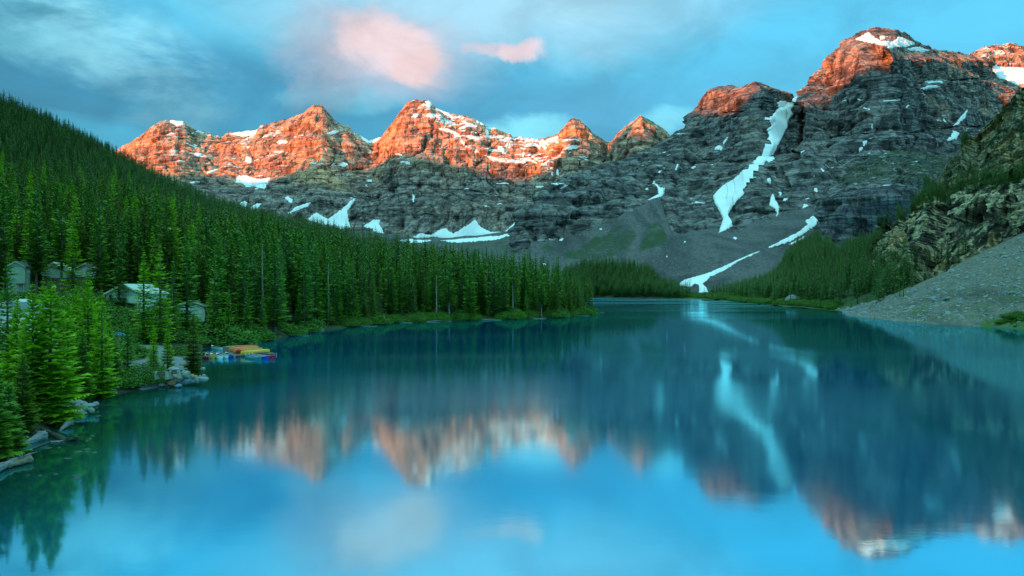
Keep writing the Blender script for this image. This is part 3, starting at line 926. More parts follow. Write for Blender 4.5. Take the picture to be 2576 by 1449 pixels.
scree_paint = [
    ('veg', [(1490, 612), (1560, 575), (1570, 580), (1500, 625), (1410, 655), (1440, 640)], 0.95), ('veg', [(1420, 648), (1500, 612), (1590, 590), (1602, 600), (1570, 640), (1500, 662), (1420, 660)], 0.75),
    ('veg', [(1606, 640), (1630, 588), (1650, 570), (1672, 590), (1685, 620), (1665, 640), (1640, 645)], 0.95), ('veg', [(1340, 650), (1370, 620), (1410, 608), (1420, 618), (1380, 640)], 0.7)]
scree = sheet('scree_slope', P, V, us, M['scree'], paint=scree_paint, smooth=True)
for poly in (COULOIR, [(2065, 534), (2050, 540), (2025, 556), (2031, 565), (2012, 581), (1978, 599), (1934, 621), (1934, 626), (1978, 612), (1993, 606), (2025, 587), (2050, 571), (2062, 549)],
             [(1978, 618), (2012, 600), (2031, 590), (2025, 600), (1995, 616)],
             [(1917, 630), (1900, 635), (1859, 652), (1812, 674), (1781, 687), (1722, 704), (1706, 715), (1712, 721), (1737, 724), (1747, 715), (1757, 718), (1759, 731), (1756, 737), (1782, 737), (1778, 724), (1768, 715), (1787, 699), (1831, 677), (1856, 659), (1900, 640)],
             lens(1848, 600, 6, 4, -30), lens(1412, 602, 7, 5, 40), lens(1368, 665, 7, 3), lens(1512, 577, 4, 3), lens(1678, 645, 3, 3), lens(1723, 609, 4, 2)):
    snow_on(scree, P, V, us, poly, 1.6)
far_scree_P = P

# ---------------- right hand side: forest slope, cliff ridge, scree cone
us = np.arange(1765, 2301, 3.0)
sv_, sd_ = prof([(1765, 754, 800), (1790, 752, 780), (1860, 757, 640), (1945, 766, 500), (2066, 775, 398), (2132, 784, 335), (2200, 790, 300), (2300, 800, 262)], us)
bot = L_uv(us, sv_ + 3, HC * F / (sv_ + 3 - V0) - 6)
shr = L_uv(us, sv_, HC * F / (sv_ - V0))
shr[0][:, 2] = 0.4
t1v, t1d = prof([(1765, 750, 1000), (1800, 741, 980), (1884, 730, 900), (1931, 716, 860), (1962, 690, 860), (1978, 652, 900), (2003, 628, 930), (2050, 600, 980), (2108, 636, 760), (2186, 614, 640), (2210, 605, 560), (2300, 600, 500)], us)
up_ = L_uv(us, t1v, t1d)
P, V = loft([bot, shr, up_, back_of(up_, 100, 25)], [3, 60, 5])
P[..., 2] += 1.5 * fbm(P[..., 0] / 25, P[..., 1] / 40, 0.2, 3) * sstep(P[..., 1], 300, 480)
rslope = sheet('forest_slope', P, V, us, M['forest_floor'], paint=[('veg', [(1760, 745), (1850, 748), (2080, 760), (2180, 745), (2300, 800), (2000, 800), (1760, 770)], 0.5)], smooth=True)
rslope_P = P[3:64]

us = np.arange(2176, 2721, 2.0)
kv, kd = prof([(2176, 640, 470), (2192, 610, 460), (2210, 592, 450), (2216, 576, 455), (2270, 552, 470), (2304, 526, 490), (2313, 494, 505), (2337, 466, 520), (2343, 470, 520), (2357, 444, 520), (2386, 402, 515), (2414, 368, 505), (2460, 334, 490), (2506, 288, 470), (2540, 250, 455), (2576, 216, 440), (2720, 90, 400)], us)
kv = kv + 3 * fbm(us / 14, 5.1, 0.3, 3)
tanb_v, tanb_d = prof([(2176, 700, 395), (2195, 668, 390), (2250, 690, 350), (2306, 700, 330), (2382, 684, 310), (2427, 660, 300), (2502, 622, 285), (2576, 585, 275), (2720, 520, 265)], us)
tant_v, tant_d = prof([(2176, 650, 440), (2210, 600, 430), (2261, 556, 415), (2306, 532, 400), (2382, 520, 372), (2412, 497, 360), (2472, 484, 345), (2532, 472, 330), (2576, 457, 322), (2720, 420, 310)], us)
tant_v = np.maximum(tant_v, kv + 3)
tant_d = np.minimum(tant_d, kd - 6)
led_v = np.maximum(tant_v - 16, kv + 1.5)
led_d = np.minimum(tant_d + 28, kd - 3)
ll = [L_uv(us, np.interp(us, [2176, 2250, 2306, 2382, 2576, 2720], [790, 770, 740, 710, 620, 560]), tanb_d - 30), L_uv(us, tanb_v, tanb_d), L_uv(us, tant_v, tant_d), L_uv(us, led_v, led_d), L_uv(us, kv, kd)]
P, V = loft(ll + [back_of(ll[-1], 120, 40)], [24, 78, 8, 90, 5])
N = normals(P)
N[..., 2] *= 0.3
N *= np.sign(-N[..., 1:2] + 1e-6)
wt = np.ones(P.shape[0])
wt[-8:] = 0.3
P = P + N * (cliff_disp(P, 0.16, 1.25, 0.5, 0.22) * wt[:, None])[..., None]
ridge = sheet('cliff_ridge', P, V, us, M['near_rock'], paint=[('veg', [(2176, 640), (2300, 520), (2400, 500), (2576, 440), (2720, 400), (2720, 80), (2576, 200), (2340, 460), (2310, 500)], 0.55),
                                                               ('veg', [(2230, 700), (2330, 690), (2440, 640), (2400, 690), (2300, 720), (2240, 740)], 0.8)])
ridge_P, ridge_V, ridge_us = P, V, us

us = np.arange(2040, 2761, 2.5)
sv_, = prof([(2040, 772.5), (2066, 776), (2095, 779.5), (2132, 784), (2126.5, 794), (2170, 799), (2216, 804), (2337, 815), (2457, 821), (2576, 828.5), (2760, 842)][0:3] + [(2116, 784), (2130, 794), (2170, 799), (2216, 804), (2337, 815), (2457, 821), (2576, 828.5), (2760, 842)], us)
sv_ = sv_ + 0.6 * fbm(us / 9, 0.7, 0.2, 3)
shd = HC * F / (sv_ - V0)
bot = L_uv(us, sv_ + 6, HC * F / (sv_ - V0) - 8)
bot[0][:, 2] = -1.5
shr = L_uv(us, sv_, shd)
shr[0][:, 2] = 0.05
tpv, = prof([(2040, 771), (2066, 772), (2126, 770), (2186, 762), (2250, 740), (2306, 718), (2382, 685), (2427, 657), (2502, 621), (2576, 588), (2760, 505)], us)
tpd = np.interp(us, [2040, 2100, 2186, 2250, 2382, 2576, 2760], [425, 400, 320, 292, 272, 258, 246])
tpd = np.maximum(tpd, shd + 4)
up_ = L_uv(us, tpv, tpd)
dn = L_uv(us, tpv - 3, tpd + 22)
P, V = loft([bot, shr, up_, dn], [3, 64, 5])
P[..., 2] += (0.5 * fbm(P[..., 0] / 12, P[..., 1] / 12, 0.2, 4, 0.6) + 0.16 * fbm(P[..., 0] / 1.6, P[..., 1] / 1.6, 0.4, 3, 0.6)) * sstep(P[..., 1] - shd[None, :], 0, 8)
cone = sheet('scree_cone', P, V, us, M['near_scree'], paint=[('veg', [(2480, 806), (2590, 795), (2760, 800), (2760, 860), (2576, 840), (2460, 826)], 0.9), ('veg', [(2370, 806), (2480, 770), (2560, 740), (2620, 745), (2540, 780), (2440, 808)], 0.35), ('veg', [(2290, 795), (2330, 770), (2345, 773), (2310, 800)], 0.7)], smooth=True)
cone_P = P[4:66]

# ---------------- forested knoll at the end of the lake
us = np.arange(1405, 1801, 3.0)
kv, kd = prof([(1405, 710, 1100), (1428, 693, 1110), (1468, 676, 1115), (1493, 670, 1115), (1556, 672, 1115), (1618, 683, 1100), (1640, 694, 1080), (1659, 716, 1050), (1709, 740, 980), (1760, 748, 890), (1800, 752, 830)], us)
shr = L_uv(us, np.interp(us, [1405, 1500, 1706, 1760, 1800], [750.5, 749.5, 751, 752.5, 753.5]), np.interp(us, [1405, 1500, 1706, 1760, 1800], [915, 965, 892, 830, 793]))
shr[0][:, 2] = 0.5
bot = (shr[0] - np.array([0, 14, 2.0]), shr[1] + 1)
hi = L_uv(us, kv, kd)
P, V = loft([bot, shr, hi, back_of(hi, 60, 25)], [2, 40, 4])
knoll = sheet('forest_knoll', P, V, us, M['forest_floor'], paint=[('veg', [(1690, 700), (1810, 720), (1810, 770), (1690, 770)], 0.9)], smooth=True)
knoll_P = P[3:43]

# ---------------- left shore and hillside: height lines (u: depth, height)
SHORE = [(-900, 1500), (-700, 1330), (-300, 1300), (-60, 1215), (0, 1180), (60, 1128), (110, 1092), (150, 1066), (172, 1048), (182, 1035), (240, 1003), (330, 986), (388, 976), (450, 968), (498, 958), (505, 940), (511, 874), (560, 868), (690, 858), (760, 838), (900, 821),
         (1000, 812), (1200, 806), (1400, 800), (1480, 792), (1504, 786), (1512, 785)]


def shore_d(u):
    v = np.interp(u, *np.array(SHORE).T)
    return HC * F / (v - V0)


HL = {
    'D': [(-900, 60, 3), (-300, 80, 3), (0, 105, 1.9), (300, 112, 1.7), (420, 112, 1.4), (460, 125, 1.4), (500, 150, 1.5), (512, 152, 1.6), (700, 165, 2.2), (900, 225, 2.5), (1200, 262, 2.5), (1400, 286, 2.0), (1480, 304, 1.2), (1512, 325, -1.0)],
    'E': [(-900, 120, 12), (-300, 130, 10), (0, 148, 8.0), (300, 140, 5.8), (420, 150, 6.0), (500, 185, 6.0), (530, 185, 6.0), (700, 215, 8.0), (900, 290, 9.0), (1200, 320, 5.0), (1400, 318, 3.0), (1480, 318, 1.2), (1512, 332, -1.0)],
    'F': [(-900, 420, 110), (-300, 420, 80), (0, 420, 60), (300, 420, 50), (600, 420, 34), (900, 450, 24), (1200, 400, 9), (1400, 350, 3.5), (1480, 330, 1.0), (1512, 340, -1.0)],
}
TOPV = [(-900, 20), (-400, 90), (0, 232), (100, 272), (200, 322), (300, 376), (400, 432), (500, 480), (600, 511), (700, 540), (800, 560), (960, 592), (1100, 618), (1290, 655), (1400, 690), (1480, 745), (1512, 785)]
TOPD = [(-900, 1150), (0, 1150), (300, 1100), (600, 900), (800, 760), (960, 620), (1100, 520), (1290, 420), (1400, 372), (1480, 338), (1512, 348)]


def left_lines(u):
    u = np.asarray(u, float)
    s = shore_d(u)
    ds, zs = [s - 12, s, s + 2.5, s + 7], [np.full_like(u, -3.0), np.full_like(u, -0.05), np.full_like(u, 0.45), np.full_like(u, 0.9)]
    for k in 'DEF':
        d, z = prof(HL[k], u)
        ds.append(d)
        zs.append(z)
    td = np.interp(u, *np.array(TOPD).T)
    tz = HC + (V0 - np.interp(u, *np.array(TOPV).T)) / F * td - np.interp(u, [0, 1000, 1400, 1512], [13, 15, 14, 6])
    ds += [td, td + 260]
    zs += [tz, tz - 70]
    end = sstep(u, 1488, 1512)
    for i in range(1, len(ds)):
        ds[i] = np.maximum(ds[i], ds[i - 1] + 1.0)
        zs[i] = zs[i] * (1 - end) - 1.5 * end if i > 1 else zs[i]
    return np.array(ds), np.array(zs)


def ground_z(x, y):
    """ground height on the left shore and hillside"""
    x, y = np.atleast_1d(np.asarray(x, float)), np.atleast_1d(np.asarray(y, float))
    u = U0 + F * x / y
    ds, zs = left_lines(u)
    z = np.where(y < ds[0], -3.0, zs[-1])
    for i in range(len(ds) - 1):
        k = (y - ds[i]) / (ds[i + 1] - ds[i])
        z = np.where((k >= 0) & (k <= 1), zs[i] * (1 - k) + zs[i + 1] * k, z)
    return z + 0.25 * perlin(x / 9, y / 9, 0.5) * sstep(z, 0.3, 1.2) + 3.0 * perlin(x / 70, y / 70, 0.2) * sstep(z, 8, 40)


us = np.concatenate([np.arange(-900, 500, 6.0), np.arange(500, 520, 1.0), np.arange(520, 1513, 4.0)])
ds, zs = left_lines(us)
rows_d = []
for i, n in enumerate([5, 3, 4, 26, 10, 34, 40, 6]):
    for j in range(n + (1 if i == 7 else 0)):
        rows_d.append(ds[i] + (ds[i + 1] - ds[i]) * j / n)
rows_d = np.array(rows_d)
Ug = np.broadcast_to(us, rows_d.shape)
Xg = (Ug - U0) / F * rows_d
Zg = ground_z(Xg.ravel(), rows_d.ravel()).reshape(Xg.shape)
P = np.stack([Xg, rows_d, Zg], -1)
Vg = V0 + (HC - Zg) * F / rows_d
hillside = sheet('hillside', P, Vg, us, M['forest_floor'], paint=[('veg', [(-200, 760), (400, 740), (420, 880), (330, 880), (100, 880), (-200, 1000)], 1.0), ('veg', [(540, 880), (1500, 810), (1500, 780), (540, 800)], 0.3)], smooth=True)

# ---------------- lake bed / ground sheet, lake, rock pile under the camera, ridge behind
R = 16000
gx = np.linspace(-R, R, 9)
gm = np.stack(np.meshgrid(gx, gx), -1)
gp = np.concatenate([gm, np.full(gm.shape[:2] + (1,), -3.2)], -1)
ground = link('ground', mesh_np('ground', gp.reshape(-1, 3), grid_faces(9, 9)), None, M['forest_floor'])
ground['kind'] = 'structure'

lx = np.linspace(-420, 560, 140)
ly = np.linspace(-40, 1010, 220)
X, Y = np.meshgrid(lx, ly)
Ul = U0 + F * X / np.maximum(Y, 8)
sdist = np.where(Y > 8, shore_d(np.clip(Ul, -900, 1512)) - Y, 40)
shal = sstep(sdist, 16, 2) * sstep(Ul, 900, 500) * (Y > 15)
sgx = np.array([at(u, v)[:2] for u, v in [(-60, 1215), (0, 1180), (60, 1128), (110, 1092), (172, 1048), (240, 1003), (330, 986), (388, 976), (518, 957), (540, 930)]])
dm = np.full(X.shape, 1e9)
for a, b in zip(sgx[:-1], sgx[1:]):
    for k in np.linspace(0, 1, 6):
        p = a * (1 - k) + b * k
        dm = np.minimum(dm, np.hypot(X - p[0], Y - p[1]))
shal = np.maximum(shal * 0.8, sstep(dm, 17, 3))
lake = link('lake', mesh_np('lake', np.stack([X, Y, np.zeros_like(X)], -1).reshape(-1, 3), grid_faces(*X.shape), True, {'shallow': shal}), None, M['water'])
tag(lake, kind='structure', label='calm turquoise mountain lake reflecting the peaks and the sky')

th, rr = np.meshgrid(np.linspace(0, 2 * math.pi, 49), np.linspace(0, 1, 15))
rad = rr * (15 + 10 * np.clip(-np.sin(th), 0, 1))
px, py = rad * np.cos(th) * 1.3, rad * np.sin(th) - 6
pz = 7.2 * (1 - rr ** 1.5) - 1.2 * rr + 0.5 * fbm(px / 2.2, py / 2.2, 0.3, 3)
pz = np.where(py > -1, np.minimum(pz, 6.6), pz)
pile = link('rock_pile', mesh_np('rock_pile', np.stack([px, py, pz], -1).reshape(-1, 3), grid_faces(*px.shape)), None, M['near_scree'])
pile['kind'] = 'structure'

# mountain ridge behind the viewer: it keeps the valley in shade and lets dawn light reach the summits only
LIT = [(300, 470), (450, 452), (560, 448), (640, 462), (700, 462), (760, 445), (850, 430), (930, 400), (965, 385), (1010, 388), (1060, 402), (1120, 415), (1200, 436), (1260, 455), (1330, 462), (1365, 455), (1390, 440), (1440, 410), (1480, 375), (1506, 352)]
pts = []
for u, v in LIT:
    j_ = np.argmin(np.abs(far_us - u))
    pts.append(tuple(far_P[:-6][np.argmin(np.abs(far_V[:-6, j_] - v)), j_]))
for u, v in [(1545, 356), (1600, 345), (1640, 318), (1690, 330)]:
    j_ = np.argmin(np.abs(far_us - u))
    pts.append(tuple(far_P[:-6][np.argmin(np.abs(far_V[:-6, j_] - v)), j_]))
for u, v in [(1770, 285), (1800, 290), (1830, 294), (1870, 290), (1900, 292), (2110, 226), (2150, 212), (2185, 190), (2222, 165)]:
    j_ = np.argmin(np.abs(mas_us - u))
    pts.append(tuple(mas_P[:-6][np.argmin(np.abs(mas_V[:-6, j_] - v)), j_]))
RL = 2600.0
nrm = np.array([-SH[1], SH[0]])
if nrm[0] < 0: nrm = -nrm
wh = []
for p in pts:
    h = np.array(p[:2])
    dist = RL - h @ SH
    wh.append((h @ nrm, p[2] + dist * math.tan(SUN_EL)))
wh.sort()
wh += [(wh[-1][0] + 30, wh[-1][1] + 260), (wh[-1][0] + 400, wh[-1][1] + 420)]
wh = np.array(wh)
ws = np.concatenate([np.arange(-9000, -4000, 60.0), np.arange(-4000, 400, 9.0), np.arange(400, 9001, 60.0)])
hz = np.interp(ws, wh[:, 0], wh[:, 1])
hz = hz + 10 * fbm(ws / 260, 0.3, 0.1, 3) + 4 * fbm(ws / 70, 0.3, 0.9, 3)
cx = SH[0] * RL + nrm[0] * ws
cy = SH[1] * RL + nrm[1] * ws
rows = []
for k, off in ((0.0, -950), (0.35, -620), (0.7, -300), (1.0, 0), (0.6, 400), (0.0, 1000)):
    rows.append(np.stack([cx + SH[0] * off, cy + SH[1] * off, hz * k - 3.3 + (18 * fbm(ws / 150, k, 0.4, 3) if 0 < k < 1 else 0)], -1))
P = np.array(rows)
far_ridge = sheet('mountain_ridge', P, np.zeros(P.shape[:2]), ws, M['massif_rock'])

# ------------------------------------------------------------------ spruce trees
def spruce(seed, H, Rr, nwh, nbr, nfr, cb=0.06, skip=0.0, power=0.75, droop=0.30, top=1.0):
    """crown and trunk meshes of one conifer of height H"""
    r = np.random.default_rng(seed)
    tv, tf, tt = [], [], []
    for i in range(nwh):
        k = (i + 0.6 * r.random()) / nwh
        z = H * (cb + (0.985 - cb) * k)
        rad = Rr * ((1 - k) ** power) * (0.80 + 0.42 * r.random()) + 0.012 * H * (1 - k) + 0.05
        if k < 0.12:
            rad *= 0.72 + 2.2 * k
        nb = max(3, int(round(nbr * (0.55 + 0.45 * (1 - k)))))
        ph0 = r.random() * 6.28
        for j in range(nb):
            if r.random() < skip:
                continue
            ph = ph0 + 6.283 * j / nb + (r.random() - 0.5) * 0.7
            L = rad * (0.66 + 0.5 * r.random())
            e0 = -droop + (0.62 + droop) * k ** 1.6 + (r.random() - 0.5) * 0.22
            dx, dy = math.cos(ph), math.sin(ph)
            sxx, syy = -dy, dx

            def pt(s, side=0.0, dz=0.0):
                zz = z + L * (e0 * s + 0.20 * s * s) + dz
                return (dx * L * s + sxx * side, dy * L * s + syy * side, zz)
            w = L * (0.13 if nfr < 6 else 0.07) + 0.03
            b = len(tv)
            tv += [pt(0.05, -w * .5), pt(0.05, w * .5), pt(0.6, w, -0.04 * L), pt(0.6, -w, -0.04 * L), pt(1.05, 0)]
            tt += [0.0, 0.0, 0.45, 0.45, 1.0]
            tf += [(b, b + 1, b + 2), (b, b + 2, b + 3), (b + 3, b + 2, b + 4)]
            for q in range(nfr):
                s = 0.22 + 0.68 * (q + 0.3 * r.random()) / max(nfr - 1, 1)
                s = min(s, 0.93)
                for sgn in (-1, 1):
                    ll = L * ((0.46 if nfr < 6 else 0.40) - 0.22 * s) * (0.75 + 0.5 * r.random()) + 0.04 * H * 0.12
                    hw = (0.125 if nfr < 6 else 0.075) * L + 0.03
                    b = len(tv)
                    dz = -ll * (0.10 + 0.35 * r.random())
                    tv += [pt(s - hw / L, 0), pt(min(s + hw / L, 1.0), 0), pt(min(s + ll * 0.6 / L, 1.18), sgn * ll, dz)]
                    tt += [0.25 + 0.4 * s, 0.25 + 0.4 * s, 0.55 + 0.45 * s]
                    tf += [(b, b + 1, b + 2)]
    # leading shoot
    b = len(tv)
    for a in range(3):
        tv.append((0.02 * H * .12 * math.cos(a * 2.09), 0.02 * H * .12 * math.sin(a * 2.09), H * 0.95))
        tt.append(0.6)
    tv.append((0, 0, H * 1.015))
    tt.append(1.0)
    tf += [(b, b + 1, b + 3), (b + 1, b + 2, b + 3), (b + 2, b, b + 3)]
    crown = mesh_np('crown', tv, tf, False, {'tip': tt})
    mb = MB()
    rb = 0.0115 * H + 0.03
    lean = (r.random(2) - 0.5) * 0.01 * H
    mb.tube([(0, 0, -0.6), (0, 0, 0.03 * H), (lean[0], lean[1], 0.4 * H), (lean[0] * .6, lean[1] * .6, 0.75 * H), (0, 0, H)], [rb * 1.35, rb, rb * .75, rb * .4, 0.015], 6)
    for _ in range(6 if nfr > 2 else 0):        # bare lower limbs
        a, zz = r.random() * 6.28, H * (0.02 + (cb + 0.05) * r.random())
        q = 0.08 * H * (0.5 + r.random())
        mb.tube([(0, 0, zz), (math.cos(a) * q, math.sin(a) * q, zz - 0.25 * q)], [0.03, 0.008], 4)
    tm = bpy.data.meshes.new('trunk')
    tm.from_pydata(mb.v, [], mb.f)
    tm.update()
    return crown, tm, H, Rr


KIND = {
    'near': [spruce(1, 14, 2.6, 42, 11, 9, 0.02), spruce(2, 14, 2.3, 44, 11, 9, 0.02), spruce(3, 14, 2.2, 40, 10, 9, 0.03, 0.05), spruce(4, 14, 2.0, 42, 9, 9, 0.04, 0.10, 0.85)],
    'mid': [spruce(11, 18, 2.05, 36, 8, 4, 0.05), spruce(12, 18, 1.8, 38, 8, 4, 0.08, 0.10), spruce(13, 18, 1.65, 36, 8, 4, 0.16, 0.14, 0.6), spruce(14, 18, 2.2, 34, 8, 4, 0.06, 0.10, 0.85),
            spruce(15, 18, 1.45, 38, 7, 4, 0.10, 0.18, 0.6), spruce(16, 18, 1.7, 36, 7, 4, 0.28, 0.25, 0.55)],
    'far': [spruce(21, 16, 2.5, 18, 7, 2, 0.05), spruce(22, 16, 2.1, 19, 7, 2, 0.08, 0.06, 0.7), spruce(23, 16, 1.9, 18, 7, 2, 0.10, 0.1, 0.8), spruce(24, 16, 2.8, 17, 7, 2, 0.05, 0.05, 0.95)],
}
MATKIND = {'near': 'needle_near', 'mid': 'needle', 'far': 'needle_far'}
CROWN = {}


def crown_mesh(kind, i, mat):
    """meshes are shared; one copy of a crown mesh per foliage colour"""
    key = (kind, i, mat)
    if key not in CROWN:
        me = KIND[kind][i][0].copy()
        me.materials.clear()
        me.materials.append(M[mat])
        CROWN[key] = me
    return CROWN[key]


for kind in KIND:
    for cme, tme, _, _ in KIND[kind]:
        tme.materials.append(M['bark'])
SRC = {}


def tree(x, y, z, h, kind, i, mat, label, group=None, wide=1.0, name='spruce_tree', rz=None):
    cme, tme, H, Rr = KIND[kind][i]
    s = h / H
    e = empty(name, (x, y, z), random.random() * 6.28 if rz is None else rz, (s * wide, s * wide, s))
    tag(e, label, 'tree', group)
    tr = link('trunk', tme, e)
    cr = link('crown', crown_mesh(kind, i, mat), e)
    SRC.setdefault((kind, i, mat), (cr, tr))
    return e


# --- hand placed spruces round the cabins, the path and the boulder point: u, base v, top v, kind, variant, foliage, width, label
NEAR = [
    (129, 1058, 697, 'near', 0, 'needle_near', 1.18, 'broad bright green spruce, the largest of the young trees on the shore'),
    (82, 1050, 706, 'near', 1, 'needle_near', 1.05, 'bright green spruce close beside the broadest shore spruce, towards the chimneyed cabin'),
    (256, 1004, 722, 'near', 3, 'needle_near', 1.0, 'bright spruce with a bare grey lower trunk standing at the water edge'),
    (208, 1000, 824, 'near', 2, 'needle', 1.0, 'small dark green spruce between the broad bright spruce and the bare-trunked one'),
    (221, 968, 679, 'near', 1, 'needle_near', 0.9, 'tall bright green spruce rising behind the small dark shore spruce'),
    (170, 985, 735, 'near', 2, 'needle_near', 0.9, 'bright slender spruce filling the gap just behind the broadest shore spruce'),
    (44, 1010, 742, 'near', 0, 'needle_near', 1.0, 'bright green spruce partly screening the wall of the flue pipe cabin'),
    (108, 930, 690, 'near', 3, 'needle_near', 1.0, 'bright pointed spruce peeking out between the two largest shore spruces'),
    (192, 940, 712, 'near', 0, 'needle_near', 0.95, 'bright green spruce in the second row behind the slender gap spruce'),
    (246, 935, 745, 'near', 1, 'needle_near', 1.0, 'bright bushy spruce directly behind the bare-trunked shore spruce'),
    (276, 925, 800, 'near', 2, 'needle_near', 1.0, 'short bright spruce below the sky blue canoe rack'),
    (321, 949, 790, 'near', 3, 'needle', 0.95, 'slim dark spruce beside the paved path, next to the round bush'),
    (292, 962, 850, 'near', 2, 'needle', 1.15, 'low dark spruce crowded behind the round bush at the shore'),
    (386, 930, 811, 'near', 2, 'needle_near', 0.95, 'young spruce between the paved path and the wooden benches'),
    (421, 934, 823, 'near', 0, 'needle_near', 0.95, 'young bushy spruce just behind the wooden benches'),
    (486, 944, 787, 'near', 0, 'needle_olive', 0.92, 'olive green spruce alone on the tip of the boulder point'),
    (402, 866, 606, 'mid', 3, 'needle_near', 1.15, 'tall broad green spruce with dense crown beside the gabled cabin'),
    (362, 864, 622, 'mid', 0, 'needle_near', 1.1, 'tall bright green spruce overlapping the corner of the gabled cabin'),
    (300, 783, 582, 'mid', 1, 'needle', 1.0, 'dark spruce with a clear trunk standing just before the gabled cabin wall'),
    (470, 856, 566, 'mid', 0, 'needle', 1.05, 'tall dark spruce behind the olive spruce of the boulder point'),
    (436, 858, 640, 'mid', 1, 'needle', 1.0, 'mid height dark spruce between the broad cabin spruce and the tall shore spruce'),
    (18, 1000, 640, 'mid', 0, 'needle', 1.0, 'dark spruce in front of the cabin with two flue pipes'),
    (22, 1140, 950, 'near', 0, 'needle', 1.3, 'squat dark spruce overhanging the driftwood on the near shore'),
    (-28, 1150, 850, 'near', 1, 'needle', 1.3, 'dark spruce cut by the picture edge above the driftwood logs'),
    (58, 1085, 880, 'near', 2, 'needle_olive', 1.15, 'short olive spruce tucked in front of the broadest shore spruce'),
    (92, 742, 522, 'mid', 5, 'needle', 1.15, 'tall spruce with a pale bare trunk between the two upper cabins'),
    (154, 752, 470, 'mid', 5, 'needle', 1.0, 'spruce with a long pale trunk in front of the upper pale cabin'),
    (184, 760, 540, 'mid', 0, 'needle_near', 1.1, 'bright full spruce in front of the upper pale cabin roof'),
    (250, 757, 492, 'mid', 3, 'needle', 1.0, 'dark dense spruce just beyond the corner of the upper cabin roof'),
    (8, 752, 470, 'mid', 2, 'needle', 1.05, 'spruce with a brown trunk beside the two storey green cabin'),
    (540, 868, 628, 'mid', 1, 'needle', 1.0, 'spruce at the bay corner beside the storage box on the dock'),
    (575, 862, 720, 'mid', 0, 'needle', 1.0, 'half grown spruce behind the canoe dock, nearest to its storage box'),
    (622, 860, 716, 'mid', 3, 'needle', 0.9, 'half grown spruce standing behind the yellow canoe stack'),
]


def d_of(u, v):
    """depth of the ground point seen at picture position u, v"""
    dd = np.linspace(25, 330, 1300)
    zz = ground_z((u - U0) / F * dd, dd)
    vv = V0 + (HC - zz) * F / dd
    ok = np.where((vv <= v) & (zz > -0.2))[0]
    return dd[ok[0]] if len(ok) else dd[-1]


occ = []
for u, vb, vt, kind, i, mat, wd, lab in NEAR:
    d = d_of(u, vb)
    x = (u - U0) / F * d
    z = float(ground_z(x, d)[0])
    tree(x, d, z - 0.1, (vb - vt) / F * d, kind, i, mat, lab, wide=wd)
    occ.append((x, d, 2.2))

# --- forest on the left shore and hillside
def keep_clear(x, y):
    """clearings: cabins, path, meadow bank, dock bay"""
    u = U0 + F * x / y
    z = ground_z(x, y)
    v = V0 + (HC - z) * F / y
    m = np.zeros(len(x), bool)
    m |= (y < 148) & (u < 545)
    m |= (y < 168) & (u < 70) & (u > 20)
    m |= (y < 186) & (u > 108) & (u < 245)
    m |= (y < 152) & (u > 250) & (u < 345)
    m |= np.abs(v - 828 + (u - 800) * 0.05) * (u > 790) * (u < 850) + 99 * ((u <= 790) | (u >= 850)) < 5
    return m


def scatter_left():
    out = []
    bands = [(120, 200, 3.6), (200, 320, 4.2), (320, 520, 5.4), (520, 800, 6.8), (800, 1180, 8.0)]
    for y0, y1, sp in bands:
        w = (1640 + 300) / F * y1
        xs = np.arange(-(1500) / F * y1 - 30, 330 / F * y1 + 10, sp)
        ys = np.arange(y0, y1, sp)
        X, Y = np.meshgrid(xs, ys)
        X = X + rng.uniform(-.48, .48, X.shape) * sp
        Y = Y + rng.uniform(-.48, .48, Y.shape) * sp
        X, Y = X.ravel(), Y.ravel()
        u = U0 + F * X / Y
        k = (u > -150) & (u < 1508)
        X, Y, u = X[k], Y[k], u[k]
        ds_, _ = left_lines(u)
        k = (Y > ds_[1] + 1.6) & (Y < ds_[-2] + 25) & ~keep_clear(X, Y)
        k &= rng.random(len(X)) < np.clip(0.9 + 0.5 * perlin(X / 25, Y / 25, 1.5), 0.45, 1)
        X, Y, u = X[k], Y[k], u[k]
        fromshore = Y - shore_d(u)
        z = ground_z(X, Y)
        h = rng.uniform(11.5, 21.5, len(X)) * (1 + 0.30 * perlin(X / 40, Y / 40, 0.5))
        h = np.where(rng.random(len(X)) < 0.14, h * rng.uniform(0.35, 0.65, len(X)), h)
        h = np.where((fromshore < 7) & (rng.random(len(X)) < 0.6), h * rng.uniform(0.25, 0.8, len(X)), h)
        h *= np.interp(u, [0, 1250, 1420, 1505], [1, 1, 0.95, 0.68]) * np.interp(Y, [0, 500, 1200], [1, 1.0, 0.95])
        k = (z > 0.05)
        out.append(np.stack([X, Y, z, h], -1)[k])
    return np.concatenate(out)


T = scatter_left()
for x, y, r in occ:
    T = T[np.hypot(T[:, 0] - x, T[:, 1] - y) > r]
